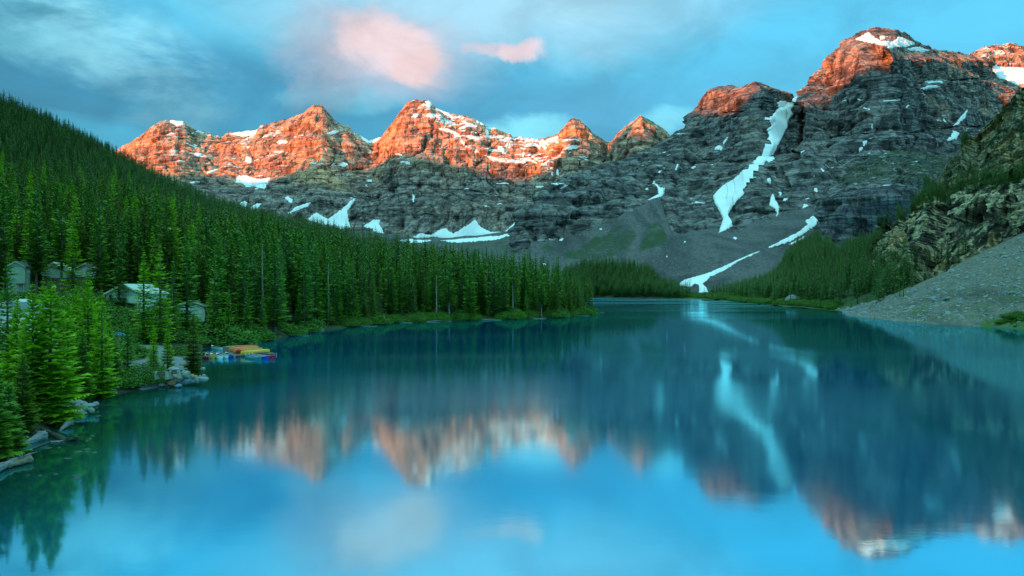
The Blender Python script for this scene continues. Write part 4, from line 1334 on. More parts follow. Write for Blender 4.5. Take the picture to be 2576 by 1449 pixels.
# which of them show: painter's pass on a coarse picture grid, near to far
order = np.argsort(T[:, 1])
T = T[order]
cell = np.zeros((300, 520), bool)
area = np.zeros(len(T))
for n, (x, y, z, h) in enumerate(T):
    u = U0 + F * x / y
    vb, vt = V0 + (HC - z) * F / y, V0 + (HC - z - h) * F / y
    hw = 0.085 * h * F / y
    if y > 480: break
    c0, c1 = int(max((u - hw) / 5, 0)), int(min((u + hw) / 5, 514))
    r0, r1 = int(max(vt / 5, 0)), int(min(vb / 5, 289))
    if c1 < c0 or r1 < r0: continue
    blk = cell[r0:r1 + 1, c0:c1 + 1]
    area[n] = (~blk).sum()
    cell[r0:r1 + 1, c0:c1 + 1] = True
best = np.zeros(len(T), bool)
best[np.argsort(-area)[:300 - len(NEAR)]] = True
best &= area > 0
ind = T[best]
for x, y, z, h in ind:
    u = U0 + F * x / y
    fs = y - shore_d(np.array([u]))[0]
    kind = 'mid'
    i = random.choice([0, 0, 1, 1, 2, 3, 4, 4, 5])
    mat = random.choice(['needle', 'needle', 'needle', 'needle_olive', 'needle_far']) if u > 520 else random.choice(['needle', 'needle', 'needle_olive', 'needle_near'])
    size = 'small' if h < 7 else 'half grown' if h < 12 else 'tall' if h < 17.5 else 'towering'
    tint = {'needle': 'dark green', 'needle_olive': 'olive green', 'needle_far': 'blue green', 'needle_near': 'bright green'}[mat]
    form = ['full crowned', 'slim', 'loose crowned', 'broad', 'very narrow', 'bare trunked'][i]
    if u < 545:
        spot = [w_ for lim, w_ in ((25, 'above the two storey cabin'), (75, 'behind the two storey cabin'), (115, 'between the two upper cabins'), (165, 'behind the upper pale cabin'), (215, 'behind the slate roofed cabin'), (265, 'past the slate roofed cabin'),
                                   (330, 'above the gabled cabin'), (390, 'past the gabled cabin'), (440, 'above the paved path'), (490, 'behind the low shed'), (999, 'above the boulder point')) if u < lim][0]
        row = 'on the slope' if y < 200 else 'upslope' if y < 260 else 'high upslope'
        gr = 'spruces on the slope above the cabins'
    else:
        spot = [w_ for lim, w_ in ((600, 'behind the storage box'), (660, 'behind the canoe stack'), (720, 'just past the canoe dock'), (780, 'before the shore path'), (850, 'beside the shore path'), (920, 'past the shore path'),
                                   (990, 'below the snowy saddle'), (1060, 'below the snowy summit'), (1120, 'under the broad snow cone'), (1190, 'left below the big snow cone'), (1260, 'right below the big snow cone'), (1330, 'below the flat snow ledge'),
                                   (1390, 'before the knoll approach'), (1430, 'before the peninsula tip'), (1470, 'near the peninsula tip'), (1999, 'at the peninsula tip')) if u < lim][0]
        row = 'at the waterline' if fs < 8 else 'in the front row' if fs < 20 else 'in the second row' if fs < 40 else 'deeper in the wood'
        gr = 'spruces of the peninsula wood'
    lab = '%s %s %s spruce %s %s' % (size, form, tint, row, spot)
    if len(lab.split()) > 12:
        for a_ in ('full crowned', 'loose crowned', 'bare trunked'):
            lab = lab.replace(a_, a_.split()[0].replace('bare', 'gaunt'))
        lab = lab.replace('very narrow', 'narrow').replace('half grown', 'young')
    tree(x, y, z - 0.15, h, kind, i, mat, lab, gr, wide=random.uniform(0.9, 1.2))


def gn_scatter(name, pts, hts, variants, label, cat, wide=(0.9, 1.2), sink=0.2, tilt=0.0, rand_scale=None):
    """one stuff object that sets instances of the variants on its points"""
    n = len(pts)
    me = bpy.data.meshes.new(name)
    me.vertices.add(n)
    pts = np.array(pts, np.float32)
    pts[:, 2] -= sink
    me.vertices.foreach_set('co', pts.ravel())
    idx = rng.integers(0, len(variants), n)
    base = np.array([v[1] for v in variants])[idx]
    s = np.asarray(hts) / base
    w = rng.uniform(*wide, n) * s
    sc = np.stack([w, w, s], -1).astype(np.float32)
    a = me.attributes.new('isc', 'FLOAT_VECTOR', 'POINT')
    a.data.foreach_set('vector', sc.ravel())
    rot = np.stack([rng.normal(0, tilt, n), rng.normal(0, tilt, n), rng.uniform(0, 6.28, n)], -1).astype(np.float32)
    a = me.attributes.new('irot', 'FLOAT_VECTOR', 'POINT')
    a.data.foreach_set('vector', rot.ravel())
    a = me.attributes.new('iidx', 'INT', 'POINT')
    a.data.foreach_set('value', idx.astype(np.int32))
    me.update()
    o = link(name, me)
    tag(o, label, cat, kind='stuff')
    g = bpy.data.node_groups.new(name + '_scatter', 'GeometryNodeTree')
    g.interface.new_socket('Geometry', in_out='INPUT', socket_type='NodeSocketGeometry')
    g.interface.new_socket('Geometry', in_out='OUTPUT', socket_type='NodeSocketGeometry')
    N_ = g.nodes
    gi, go = N_.new('NodeGroupInput'), N_.new('NodeGroupOutput')
    jo = N_.new('GeometryNodeJoinGeometry')
    for objs, _ in reversed(variants):
        jj = N_.new('GeometryNodeJoinGeometry')
        for ob in objs:
            oi = N_.new('GeometryNodeObjectInfo')
            oi.inputs['Object'].default_value = ob
            oi.transform_space = 'ORIGINAL'
            g.links.new(oi.outputs['Geometry'], jj.inputs[0])
        ti = N_.new('GeometryNodeGeometryToInstance')
        g.links.new(jj.outputs[0], ti.inputs[0])
        g.links.new(ti.outputs[0], jo.inputs[0])
    ip = N_.new('GeometryNodeInstanceOnPoints')
    ip.inputs['Pick Instance'].default_value = True

    def na(nm, tp):
        q = N_.new('GeometryNodeInputNamedAttribute')
        q.data_type = tp
        q.inputs['Name'].default_value = nm
        return [s_ for s_ in q.outputs if s_.enabled and s_.name == 'Attribute'][0]
    g.links.new(gi.outputs[0], ip.inputs['Points'])
    g.links.new(jo.outputs[0], ip.inputs['Instance'])
    g.links.new(na('iidx', 'INT'), ip.inputs['Instance Index'])
    g.links.new(na('isc', 'FLOAT_VECTOR'), ip.inputs['Scale'])
    er = N_.new('FunctionNodeEulerToRotation')
    g.links.new(na('irot', 'FLOAT_VECTOR'), er.inputs[0])
    g.links.new(er.outputs[0], ip.inputs['Rotation'])
    g.links.new(ip.outputs[0], go.inputs[0])
    md = o.modifiers.new('scatter', 'NODES')
    md.node_group = g
    return o


# a few single trees on the far banks; they also lend their shape to the woods there
FARS = [(1722, 752, 28, 'needle_far', 0, 'lone thin spruce on the far bank in front of the lowest snow patch'), (1772, 753, 34, 'needle_far', 2, 'taller of the spruces before the snow tongue at the far bank'),
        (2240, 745, 60, 'needle_far', 1, 'dark spruce at the foot of the layered cliff, next to the scree'), (2385, 660, 66, 'needle_far', 3, 'tall dark spruce standing before the tan cliff band')]
for u, v, hp, mat, i, lab in FARS:
    if v > 750: d = HC * F / (v - V0 - 0.8)
    else:
        q = np.abs(ridge_P[:, :, 0] / ridge_P[:, :, 1] - (u - U0) / F) * 3000 + np.abs((V0 + (HC - ridge_P[:, :, 2]) * F / ridge_P[:, :, 1]) - v)
        d = ridge_P[np.unravel_index(np.argmin(q), q.shape)][1] - 1
    z = HC + (V0 - v) * d / F
    tree((u - U0) / F * d, d, z - 0.3, hp / F * d, 'far', i, mat, lab)
for i in range(4):
    SRC.setdefault(('mid', i, 'needle'), None)


def var(kind, i, mat):
    v = SRC.get((kind, i, mat))
    return None if v is None else (v, KIND[kind][i][2])


midv = [v for v in [var('mid', i, m) for i in range(6) for m in ('needle', 'needle', 'needle_olive', 'needle_far')] if v]
farv = [v for v in [var('far', i, 'needle_far') for i in range(4)] if v]
rest = T[~best]
nearrest = rest[rest[:, 1] < 330]
farrest = rest[rest[:, 1] >= 330]
allv = midv + farv
# one object for all remaining trees of the left side
n_near, n_far = len(nearrest), len(farrest)
gn = gn_scatter('spruce_forest', np.concatenate([nearrest, farrest])[:, :3], np.concatenate([nearrest, farrest])[:, 3], allv, 'dense dark green spruce forest covering the hillside and the peninsula', 'forest')
ia = gn.data.attributes['iidx']
idx = np.concatenate([rng.integers(0, len(midv), n_near), rng.integers(0, len(farv), n_far) + len(midv)]).astype(np.int32)
ia.data.foreach_set('value', idx)
base = np.array([v[1] for v in allv])[idx]
s = np.concatenate([nearrest, farrest])[:, 3] / base
w = rng.uniform(0.9, 1.25, len(s)) * s
w[n_near:] *= 1.15
gn.data.attributes['isc'].data.foreach_set('vector', np.stack([w, w, s], -1).astype(np.float32).ravel())


def pick(P, n, cond=None):
    """random points on a terrain grid, weighted by ground area"""
    a = np.linalg.norm(np.cross(P[1:, :-1] - P[:-1, :-1], P[:-1, 1:] - P[:-1, :-1]), axis=-1)
    p = (a / a.sum()).ravel()
    k = rng.choice(len(p), n, p=p)
    i, j = np.unravel_index(k, a.shape)
    r, s_ = rng.random(n)[:, None], rng.random(n)[:, None]
    q = P[i, j] * (1 - r) * (1 - s_) + P[i + 1, j] * r * (1 - s_) + P[i, j + 1] * (1 - r) * s_ + P[i + 1, j + 1] * r * s_
    return q if cond is None else q[cond(q)]


def uv_of(q):
    return U0 + F * q[:, 0] / q[:, 1], V0 + (HC - q[:, 2]) * F / q[:, 1]


def knoll_ok(q):
    u, v = uv_of(q)
    return rng.random(len(q)) < np.interp(u, [1400, 1655, 1745], [0.95, 0.95, 0.0])


q = pick(knoll_P, 3000, knoll_ok)
gn_scatter('knoll_forest', q, rng.uniform(8, 20, len(q)), farv, 'dark blue-green spruce wood on the low knoll at the far end of the lake', 'forest', (1.0, 1.35))


def slope_ok(q):
    u, v = uv_of(q)
    bare = in_poly(u, v, [(1880, 756), (2070, 764), (2200, 735), (2210, 800), (2000, 790)]) & (rng.random(len(q)) < 0.8)
    low = (u < 1830) & (v > 748)
    return ~bare & ~low


q = pick(rslope_P, 3300, slope_ok)
gn_scatter('slope_forest', q, rng.uniform(7, 18, len(q)) * np.interp(uv_of(q)[0], [1780, 1900, 2200], [0.9, 1, 0.9]), farv, 'shaded spruce wood on the slope below the rounded buttress', 'forest', (1.0, 1.35))


def ledge_ok(q):
    u, v = uv_of(q)
    tv = np.interp(u, [2176, 2210, 2261, 2306, 2382, 2412, 2472, 2532, 2576, 2720], [650, 600, 556, 532, 520, 497, 484, 472, 457, 420])
    kv_ = np.interp(u, [2176, 2216, 2270, 2304, 2313, 2337, 2357, 2386, 2414, 2460, 2506, 2540, 2576, 2720], [640, 576, 552, 526, 494, 466, 444, 402, 368, 334, 288, 250, 216, 90])
    led_ = (v < tv + 1) & (v > tv - 40)
    rim = (v < kv_ + 12)
    foot = in_poly(u, v, [(2190, 700), (2230, 660), (2270, 640), (2330, 640), (2400, 640), (2440, 640), (2390, 690), (2300, 722), (2230, 745)])
    upper = (v < tv) & (rng.random(len(q)) < 0.04)
    return (led_ & (rng.random(len(q)) < 0.55)) | (rim & (rng.random(len(q)) < 0.35)) | (foot & (rng.random(len(q)) < 0.3)) | upper


q = pick(ridge_P[:200], 9000, ledge_ok)
gn_scatter('ledge_trees', q, rng.uniform(3.5, 9.5, len(q)), farv, 'dark spruces growing along the ledges of the layered cliff', 'trees', (0.9, 1.3))


# ------------------------------------------------------------------ shrubs
def leafy(seed, R_, H, n, leaf):
    r = np.random.default_rng(seed)
    V_, F_, tt = [], [], []
    while len(F_) < n:
        p = r.normal(size=3)
        p /= np.linalg.norm(p)
        k = r.random() ** 0.35
        q = p * k * np.array([R_, R_, H]) * (1 + 0.25 * perlin(p[0] * 2 + seed, p[1] * 2, p[2] * 2))
        if q[2] < -0.05 * H: continue
        a = r.normal(size=3); a[2] *= 0.4; a /= np.linalg.norm(a)
        b_ = np.cross(a, p + 0.4 * r.normal(size=3)); b_ /= np.linalg.norm(b_)
        s_ = leaf * (0.6 + 0.8 * r.random())
        b0 = len(V_)
        V_ += [q - a * s_, q + b_ * s_ * .5, q + a * s_, q - b_ * s_ * .5]
        tt += [k ** 2] * 4
        F_.append((b0, b0 + 1, b0 + 2, b0 + 3))
    return mesh_np('foliage', np.array(V_), np.array(F_), False, {'tip': tt})


def shrub(x, y, z, R_, H, n, leaf, seed, label, mat='leaf', group=None):
    e = empty('shrub', (x, y, z))
    tag(e, label, 'bush', group)
    f = link('foliage', leafy(seed, R_, H, n, leaf), e, M[mat])
    mb = MB()
    for a in range(4):
        th = a * 1.6 + 0.3
        mb.tube([(0, 0, -0.2), (math.cos(th) * R_ * .3, math.sin(th) * R_ * .3, H * .35), (math.cos(th) * R_ * .5, math.sin(th) * R_ * .5, H * .7)], [0.05, 0.035, 0.012], 5)
    mb.build('stem', M['bark'], e)
    return e, f


d = d_of(345, 972)
e1, f1 = shrub((345 - U0) / F * d, d + 1.6, 0.5, 2.3, 1.9, 5200, 0.085, 3, 'round dark green bush at the shore left of the boulders')
d = d_of(300, 978)
e2, f2 = shrub((296 - U0) / F * d, d + 1.4, 0.4, 1.7, 1.2, 3000, 0.085, 4, 'low dark bush between the bare-trunked spruce and the round bush')
d = 101.0
e3, f3 = shrub((300 - U0) / F * 118, 118, 1.9, 2.6, 2.0, 4200, 0.10, 5, 'bright green bush on the grassy bank under the gabled cabin')
e4, f4 = shrub((338 - U0) / F * 114, 114, 1.8, 2.0, 1.5, 3000, 0.10, 6, 'green bush beside the paved path below the bright cabin spruces')
e5, f5 = shrub((452 - U0) / F * 96, 96, 1.0, 1.6, 1.3, 2400, 0.09, 8, 'pale green bush between the benches and the olive spruce')
shv = [((f1,), 1.9), ((f3,), 2.0), ((f4,), 1.5)]
# undergrowth
q = []
for u in rng.uniform(545, 1506, 1100):
    if perlin(u / 28, 0.5, 0.5) < -0.02: continue
    dd = shore_d(np.array([u]))[0] + rng.gamma(1.6, 2.2) + 0.8
    q.append(((u - U0) / F * dd, dd))
for u, dd in zip(rng.uniform(-120, 478, 500), rng.uniform(40, 146, 500)):
    if dd > shore_d(np.array([u]))[0] + (9 if u < 330 else 2.5) and not (318 < u < 470 and dd < 112) and not (u > 440 and dd < 118):
        q.append(((u - U0) / F * dd, dd))
q = np.array(q)
z = ground_z(q[:, 0], q[:, 1])
q = np.column_stack([q, z])[z > 0.15]
gn_scatter('undergrowth', q, rng.gamma(3.0, 0.33, len(q)) + 0.25, shv, 'low green bushes and saplings along the left shore', 'bushes', (0.9, 1.6), 0.1)
uu = rng.uniform(1500, 2110, 900)
vv = np.interp(uu, [1500, 1706, 1790, 1945, 2066, 2132], [749.3, 750.7, 752.8, 766, 775, 783.5])
dd = HC * F / (vv - V0) + rng.gamma(1.5, 6, 900) + 2
q = np.column_stack([(uu - U0) / F * dd, dd, np.full(900, 0.6)])
k = (uu > 1690) & (uu < 1850)
q[k, 1] += rng.uniform(0, 60, k.sum())
q[:, 0] = (uu - U0) / F * q[:, 1]
q[:, 2] += (q[:, 1] - dd) * 0.06 + (dd - HC * F / (vv - V0)) * 0.05
gn_scatter('shore_bushes', q, rng.uniform(1.2, 3.4, len(q)), shv, 'pale green willow bushes along the far bank', 'bushes', (1.0, 1.8), 0.3)

# ------------------------------------------------------------------ boulders
ST = [plain('grey_boulder', (0.27, 0.28, 0.29), 0.8, 0.35, 1.8, 0.3, 0.6), plain('blue_grey_boulder', (0.22, 0.265, 0.31), 0.8, 0.35, 1.6, 0.3, 0.6), plain('tan_boulder', (0.36, 0.28, 0.18), 0.8, 0.3, 1.8, 0.3, 0.6), plain('rust_boulder', (0.26, 0.12, 0.065), 0.8, 0.4, 1.8, 0.3, 0.6),
      plain('green_grey_boulder', (0.25, 0.29, 0.235), 0.8, 0.35, 1.8, 0.3, 0.6), plain('wet_stone', (0.022, 0.034, 0.026), 0.35, 0.4, 2.0, 0.5, 0.5)]


def boulder(x, y, z, w, h, dep, mat, label, group=None, seed=0, name='boulder'):
    bm = bmesh.new()
    bmesh.ops.create_icosphere(bm, subdivisions=3, radius=1.0)
    r = random.Random(seed)
    planes = []
    for _ in range(9):
        n = Vector((r.gauss(0, 1), r.gauss(0, 1), r.gauss(0, .8))).normalized()
        planes.append((n, r.uniform(0.62, 0.92)))
    for v in bm.verts:
        p = v.co.copy()
        for n, dd in planes:           # chip flat faces off the ball
            k = p.dot(n)
            if k > dd: p -= n * (k - dd) * 0.88
        p *= 1 + 0.06 * float(perlin(p.x * 2.2 + seed, p.y * 2.2, p.z * 2.2))
        v.co = Vector((p.x * w / 2 * 1.1, p.y * dep / 2 * 1.1, p.z * h / 2 * 1.1))
    me = bpy.data.meshes.new(name)
    bm.to_mesh(me)
    bm.free()
    for p in me.polygons:
        p.use_smooth = True
    me.set_sharp_from_angle(angle=math.radians(32))
    o = link(name, me, None, ST[mat])
    o.location = (x, y, z)
    o.rotation_euler = (0, 0, r.uniform(-0.4, 0.4))
    tag(o, label, 'boulder' if name == 'boulder' else 'stone', group)
    return o


def crop1(X, Y):
    return (550 + X / 4.6836) / 1.4907, (1250 + Y / 4.6836) / 1.4907


def crop2(X, Y):
    return X / 4.14 / 1.4907, (1450 + Y / 4.14) / 1.4907


GP = 'plain grey boulder inside the point heap'
PB = [(210, 790, 180, 60, 1, 'flat blue grey boulder at the top left of the point heap, under the first bench'), (260, 850, 210, 100, 4, 'largest greenish boulder at the left end of the point heap'), (390, 795, 165, 95, 1, 'big blue grey boulder under the middle of the benches'),
      (510, 785, 95, 70, 2, 'brownish boulder under the second bench'), (600, 790, 110, 85, 0, GP), (690, 742, 155, 95, 4, 'tall grey green boulder right of the benches'), (500, 838, 115, 75, 0, GP), (420, 905, 165, 75, 3, 'rust red boulder at the waterline of the point heap'),
      (575, 848, 95, 75, 4, GP), (560, 890, 125, 50, 1, 'pale flat boulder at the waterline right of the rust red one'), (640, 830, 70, 65, 0, GP), (690, 852, 165, 90, 1, 'long light blue boulder at the waterline in the middle of the heap'), (800, 857, 125, 62, 1, 'low smooth bluish boulder at the waterline'),
      (740, 805, 115, 65, 0, GP), (790, 770, 85, 55, 2, 'upper tan boulder below the olive spruce'), (865, 792, 75, 65, 2, 'lower tan boulder below the olive spruce'), (885, 838, 85, 85, 0, 'upright dark grey boulder next to the last boulder of the point'),
      (990, 818, 150, 80, 0, 'last grey boulder at the outer tip of the point'), (1003, 762, 75, 45, 1, 'small blue boulder on top of the last boulder at the tip'), (250, 925, 130, 40, 4, 'half sunk boulder below the largest greenish boulder'), (540, 935, 125, 50, 1, 'half sunk pale boulder next to the rust red one'),
      (335, 882, 65, 55, 0, GP), (930, 785, 65, 45, 0, GP), (985, 638, 80, 42, 1, 'light blue rock behind the olive spruce, above the water'), (450, 650, 185, 62, 0, 'flat dark slab lying behind the benches'), (640, 702, 95, 62, 4, 'mossy grey rock right behind the second bench')]
bsrc = []
for n, (X, Y, w, h, m, lab) in enumerate(PB):
    u, v = crop1(X, Y + h * 0.5)
    zb = max(0.0, (905 - Y - h * 0.3) / 175.0) if Y > 700 else 1.2
    d = (HC - zb + 0.1) * F / (v - V0)
    px = d / F / 6.982
    o = boulder((u - U0) / F * (d - .7), d - .7 + w * px * 0.2, zb + h * px * 0.55 + 0.05, w * px, h * px * 1.25, w * px * 0.85, m, lab, 'boulders heaped at the shore point', n + 5)
    bsrc.append(o)
GL = 'plain grey stone in the left stone heap'
PL = [(1110, 220, 125, 42, 0), (1210, 240, 95, 42, 2, 'small tan stone at the top of the left stone heap'), (1100, 270, 115, 62, 4), (1170, 268, 105, 52, 1), (1200, 298, 95, 52, 1), (1260, 272, 125, 52, 0), (1320, 288, 85, 42, 4), (1350, 312, 205, 52, 1, 'long flat slab on the right of the left stone heap'), (1390, 290, 65, 32, 4),
      (1470, 282, 105, 52, 0, 'pointed grey stone farthest out from the left stone heap'), (1070, 342, 115, 52, 1), (1290, 357, 115, 62, 1), (1400, 382, 115, 72, 4, 'pale rounded stone at the right waterline of the left stone heap'), (1230, 387, 105, 62, 0), (1150, 402, 95, 62, 1), (1140, 440, 205, 95, 2, 'large tan and brown stone at the bottom of the left stone heap'),
      (1290, 427, 95, 42, 1), (920, 327, 155, 62, 1, 'slanting blue slab under the branches of the broad bright spruce'), (1030, 427, 65, 42, 3, 'small reddish stone beside the large tan stone'), (1250, 332, 75, 42, 4)]
for n, it in enumerate(PL):
    X, Y, w, h, m = it[:5]
    lab = it[5] if len(it) > 5 else GL
    u, v = crop2(X, Y + h * 0.5)
    zb = max(0.0, (455 - Y - h * 0.3) / 330.0)
    d = (HC - zb + 0.08) * F / (v - V0)
    px = d / F / 6.171
    o = boulder((u - U0) / F * d, d + w * px * 0.25, zb + h * px * 0.4, w * px, h * px * 1.25, w * px * 0.75, m, lab, 'stones heaped at the left shore', n + 60)
    bsrc.append(o)
for n, (X, Y, w, h) in enumerate([(1340, 442, 105, 26), (1515, 455, 95, 22), (1420, 765, 115, 22), (1390, 810, 85, 22), (1350, 840, 85, 22), (1200, 1005, 185, 35), (1345, 1010, 75, 18), (1480, 1020, 95, 22), (1345, 970, 125, 20), (1060, 1110, 175, 28), (740, 950, 165, 40), (910, 945, 95, 22), (870, 1360, 95, 24), (1180, 1375, 185, 32), (1190, 1412, 175, 28), (440, 1375, 65, 15), (620, 1380, 85, 15), (1490, 330, 90, 20), (1500, 390, 110, 18)]):
    u, v = crop2(X, Y)
    p = at(u, v)
    px = p.y / F / 6.171
    boulder(p.x, p.y, -0.07, w * px, 0.22, h * px * p.y / HC * 0.8, 5, '%s dark flat stone %s' % ('broad' if w > 140 else 'small' if w > 90 else 'tiny', 'off the left stone heap' if Y < 500 else 'beside the root end of the waterlogged trunk' if Y < 900 else 'off the frayed stump piece' if Y < 1200 else 'in deeper water below the thick grey log'), 'stones in the shallows', n + 90, 'stone')
d = HC * F / (768.5 - V0)
boulder((1998 - U0) / F * d, d + 2, 2.4, 8.5, 8.0, 5, 0, 'pale triangular rock at the far right bank', None, 204)
# loose rocks on the scree cone, too many to count
rk = [((bsrc[i],), 1.0) for i in (0, 1, 4, 11, 16)]
q = pick(cone_P, 7000)
gn_scatter('scree_rocks', q, rng.gamma(0.9, 0.34, len(q)) + 0.10, rk, 'loose grey stones strewn over the scree cone', 'stones', (0.8, 1.3), 0.05, 0.4)
def tuft_ok(q):
    u, v = uv_of(q)
    return in_poly(u, v, [(2440, 826), (2500, 800), (2600, 770), (2760, 780), (2760, 850), (2576, 832)]) & (perlin(q[:, 0] / 5, q[:, 1] / 5, 0.3) > 0.05)


q = pick(cone_P, 6000, tuft_ok)
gn_scatter('scree_tufts', q, rng.gamma(1.5, 0.22, len(q)) + 0.15, shv, 'low green tufts spreading over the lower scree cone', 'plants', (0.9, 1.6), 0.05)
q = pick(far_scree_P[:90], 1500)
gn_scatter('far_scree_rocks', q, rng.gamma(1.2, 0.45, len(q)) + 0.25, rk, 'blocks strewn over the far scree slope', 'stones', (0.8, 1.3), 0.2, 0.4)

# ------------------------------------------------------------------ driftwood
M['drift'] = plain('weathered_driftwood', (0.20, 0.205, 0.21), 0.85, 0.4, 2.2, 0.2, 0.7, (0.6, 0.6, 4))
M['wetlog'] = plain('wet_dark_log', (0.060, 0.055, 0.042), 0.6, 0.4, 2.5, 0.3, 0.6)
M['brownlog'] = plain('brown_split_log', (0.22, 0.165, 0.11), 0.85, 0.35, 2.5, 0.2, 0.6)


def log(a, b, ra, rb, mat, label, za=0.1, zb=0.1, roots=0, flat=1.0):
    A, B = at(*crop2(*a), za), at(*crop2(*b), zb)
    mb = MB()
    n = 9
    pts = [A.lerp(B, i / (n - 1)) + Vector((random.gauss(0, 1), random.gauss(0, 1), 0)) * 0.05 * ra for i in range(n)]
    o0 = A.copy()
    pts = [p - o0 for p in pts]
    mb.tube(pts, [(ra + (rb - ra) * i / (n - 1)) * random.uniform(0.85, 1.12) for i in range(n)], 10, True, 0.35)
    mb.v = [(x, y, z * flat) for x, y, z in mb.v]
    o = mb.build('driftwood_log', M[mat])
    o.location = o0
    tag(o, label, 'log')
    for r_ in range(roots):
        m2 = MB()
        e_ = pts[-1]
        dr = (pts[-1] - pts[0]).normalized()
        th = random.uniform(-1.2, 1.2)
        q_ = dr.copy(); q_.rotate(Matrix.Rotation(th, 3, 'Z'))
        L_ = random.uniform(0.5, 1.1)
        m2.tube([e_ - dr * 0.2, e_ + q_ * L_ * .5 + Vector((0, 0, random.uniform(0, .2))), e_ + q_ * L_ + Vector((0, 0, random.uniform(-.05, .3)))], [rb * .5, rb * .3, 0.015], 6, True, 0.3)
        m2.build('root', M[mat], o)
    return o


log((1090, 535), (925, 690), 0.24, 0.05, 'drift', 'bleached bluish log slanting into the water below the left stone heap', 0.35, 0.0)
log((600, 635), (1050, 835), 0.10, 0.17, 'wetlog', 'dark waterlogged trunk with its root end in the shallows', 0.25, 0.05, 6)
log((300, 925), (665, 755), 0.06, 0.32, 'drift', 'grey weathered stump piece with a frayed wide end', 0.05, 0.25, 3)
log((130, 1110), (790, 850), 0.035, 0.05, 'wetlog', 'long thin dark pole lying across the shallows', 0.05, 0.05)
log((-60, 1275), (330, 1105), 0.22, 0.14, 'drift', 'thick grey driftwood log at the lower left edge of the water', 0.22, 0.2, 2)
log((120, 1235), (475, 1120), 0.10, 0.18, 'brownlog', 'brown split log resting against the thick grey one', 0.12, 0.2, 1)
log((620, 630), (950, 588), 0.04, 0.03, 'wetlog', 'thin dark branch on the bank above the waterlogged trunk', 0.12, 0.1)
log((770, 858), (985, 850), 0.07, 0.16, 'drift', 'short pale chunk of wood beside the root end', 0.03, 0.06, 0, 0.6)
log((1500, 278), (1900, 312), 0.03, 0.015, 'wetlog', 'thin twig reaching from the stone heap into the lake', 0.06, 0.03)
log((330, 665), (530, 695), 0.05, 0.03, 'brownlog', 'thin pale brown stick lying on the dark bank', 0.2, 0.15)
log((20, 1030), (110, 1120), 0.05, 0.04, 'drift', 'short stick upright among the driftwood at the edge', 0.6, 0.1)

for (u, dv, L_, ang, r_, lab) in [(735, 0.6, 7, 0.25, 0.16, 'pale fallen log at the waterline between the dock and the shore path'), (905, 0.4, 9, 0.1, 0.18, 'long pale log along the waterline right of the shore path'), (1012, 0.3, 6, -0.1, 0.17, 'short grey log half in the water under the snowy summit'),
                                   (1105, 0.3, 8, 0.5, 0.16, 'fallen trunk reaching out from the bank below the broad snow cone'), (1225, 0.2, 9, 0.05, 0.2, 'bleached log lying flat on the middle of the peninsula bank'), (1345, 0.2, 7, -0.2, 0.2, 'grey log on the bank before the peninsula tip'), (1452, 0.2, 9, 0.15, 0.22, 'pale trunk lying in the water just left of the peninsula tip'),
                                   (1500, 0.2, 7, 0.3, 0.2, 'broken trunk jutting from the very tip of the peninsula')]:
    d = HC * F / (np.interp(u, *np.array(SHORE).T) + dv - V0)
    mb = MB()
    cx_, sx_ = math.cos(ang), math.sin(ang)
    mb.tube([((k_ - .5) * L_ * cx_, (k_ - .5) * L_ * sx_, 0.12 + 0.1 * math.sin(k_ * 5 + u)) for k_ in np.linspace(0, 1, 7)], [r_ * (1.1 - 0.7 * k_) for k_ in np.linspace(0, 1, 7)], 7, True, 0.3)
    o = mb.build('fallen_log', M['drift'])
    o.location = ((u - U0) / F * d, d - 0.5, 0.02)
    tag(o, lab, 'log')
for (u, back, h, lab) in [(826, 9, 15, 'bare dead spruce standing above the small shore path'), (1098, 5, 13, 'pale dead trunk in the front row below the broad snow cone'), (660, 14, 17, 'leafless grey trunk behind the right end of the canoe stack'), (1290, 4, 11, 'thin dead trunk at the waterline on the middle peninsula'), (930, 22, 19, 'tall dead snag rising out of the wood right of the shore path')]:
    d = shore_d(np.array([u]))[0] + back
    x = (u - U0) / F * d
    z = float(ground_z(x, d)[0])
    e = empty('dead_tree', (x, d, z - 0.2))
    tag(e, lab, 'tree')
    mb = MB()
    mb.tube([(0, 0, 0), (0.05, 0.02, h * .4), (-0.04, 0.05, h * .75), (0.02, 0, h)], [0.2, 0.15, 0.09, 0.02], 7)
    mb.build('trunk', M['dead'], e)
    mb = MB()
    for _ in range(46):
        zz, a = h * random.uniform(.2, .97), random.uniform(0, 6.28)
        q_ = (1.5 - zz / h) * random.uniform(.3, 1.0)
        mb.tube([(0, 0, zz), (math.cos(a) * q_, math.sin(a) * q_, zz - .25 * q_)], [0.03, 0.008], 4)
    mb.build('branches', M['dead'], e)['kind'] = 'stuff'

# ------------------------------------------------------------------ dock, canoes, storage box
M['plank'] = plain('grey_dock_planks', (0.13, 0.125, 0.115), 0.8, 0.35, 1.6, 0.2, 0.4, (1, 1, 1))
M['beam'] = plain('dark_dock_beams', (0.06, 0.055, 0.05), 0.85, 0.3, 2.0)
M['steel'] = plain('galvanised_steel', (0.42, 0.44, 0.45), 0.4, 0.15, 4.0, 0.5, 0, (1, 1, 1), 0.7)


def cpt(X, Y, z):
    return at(*crop1(X, Y), z)


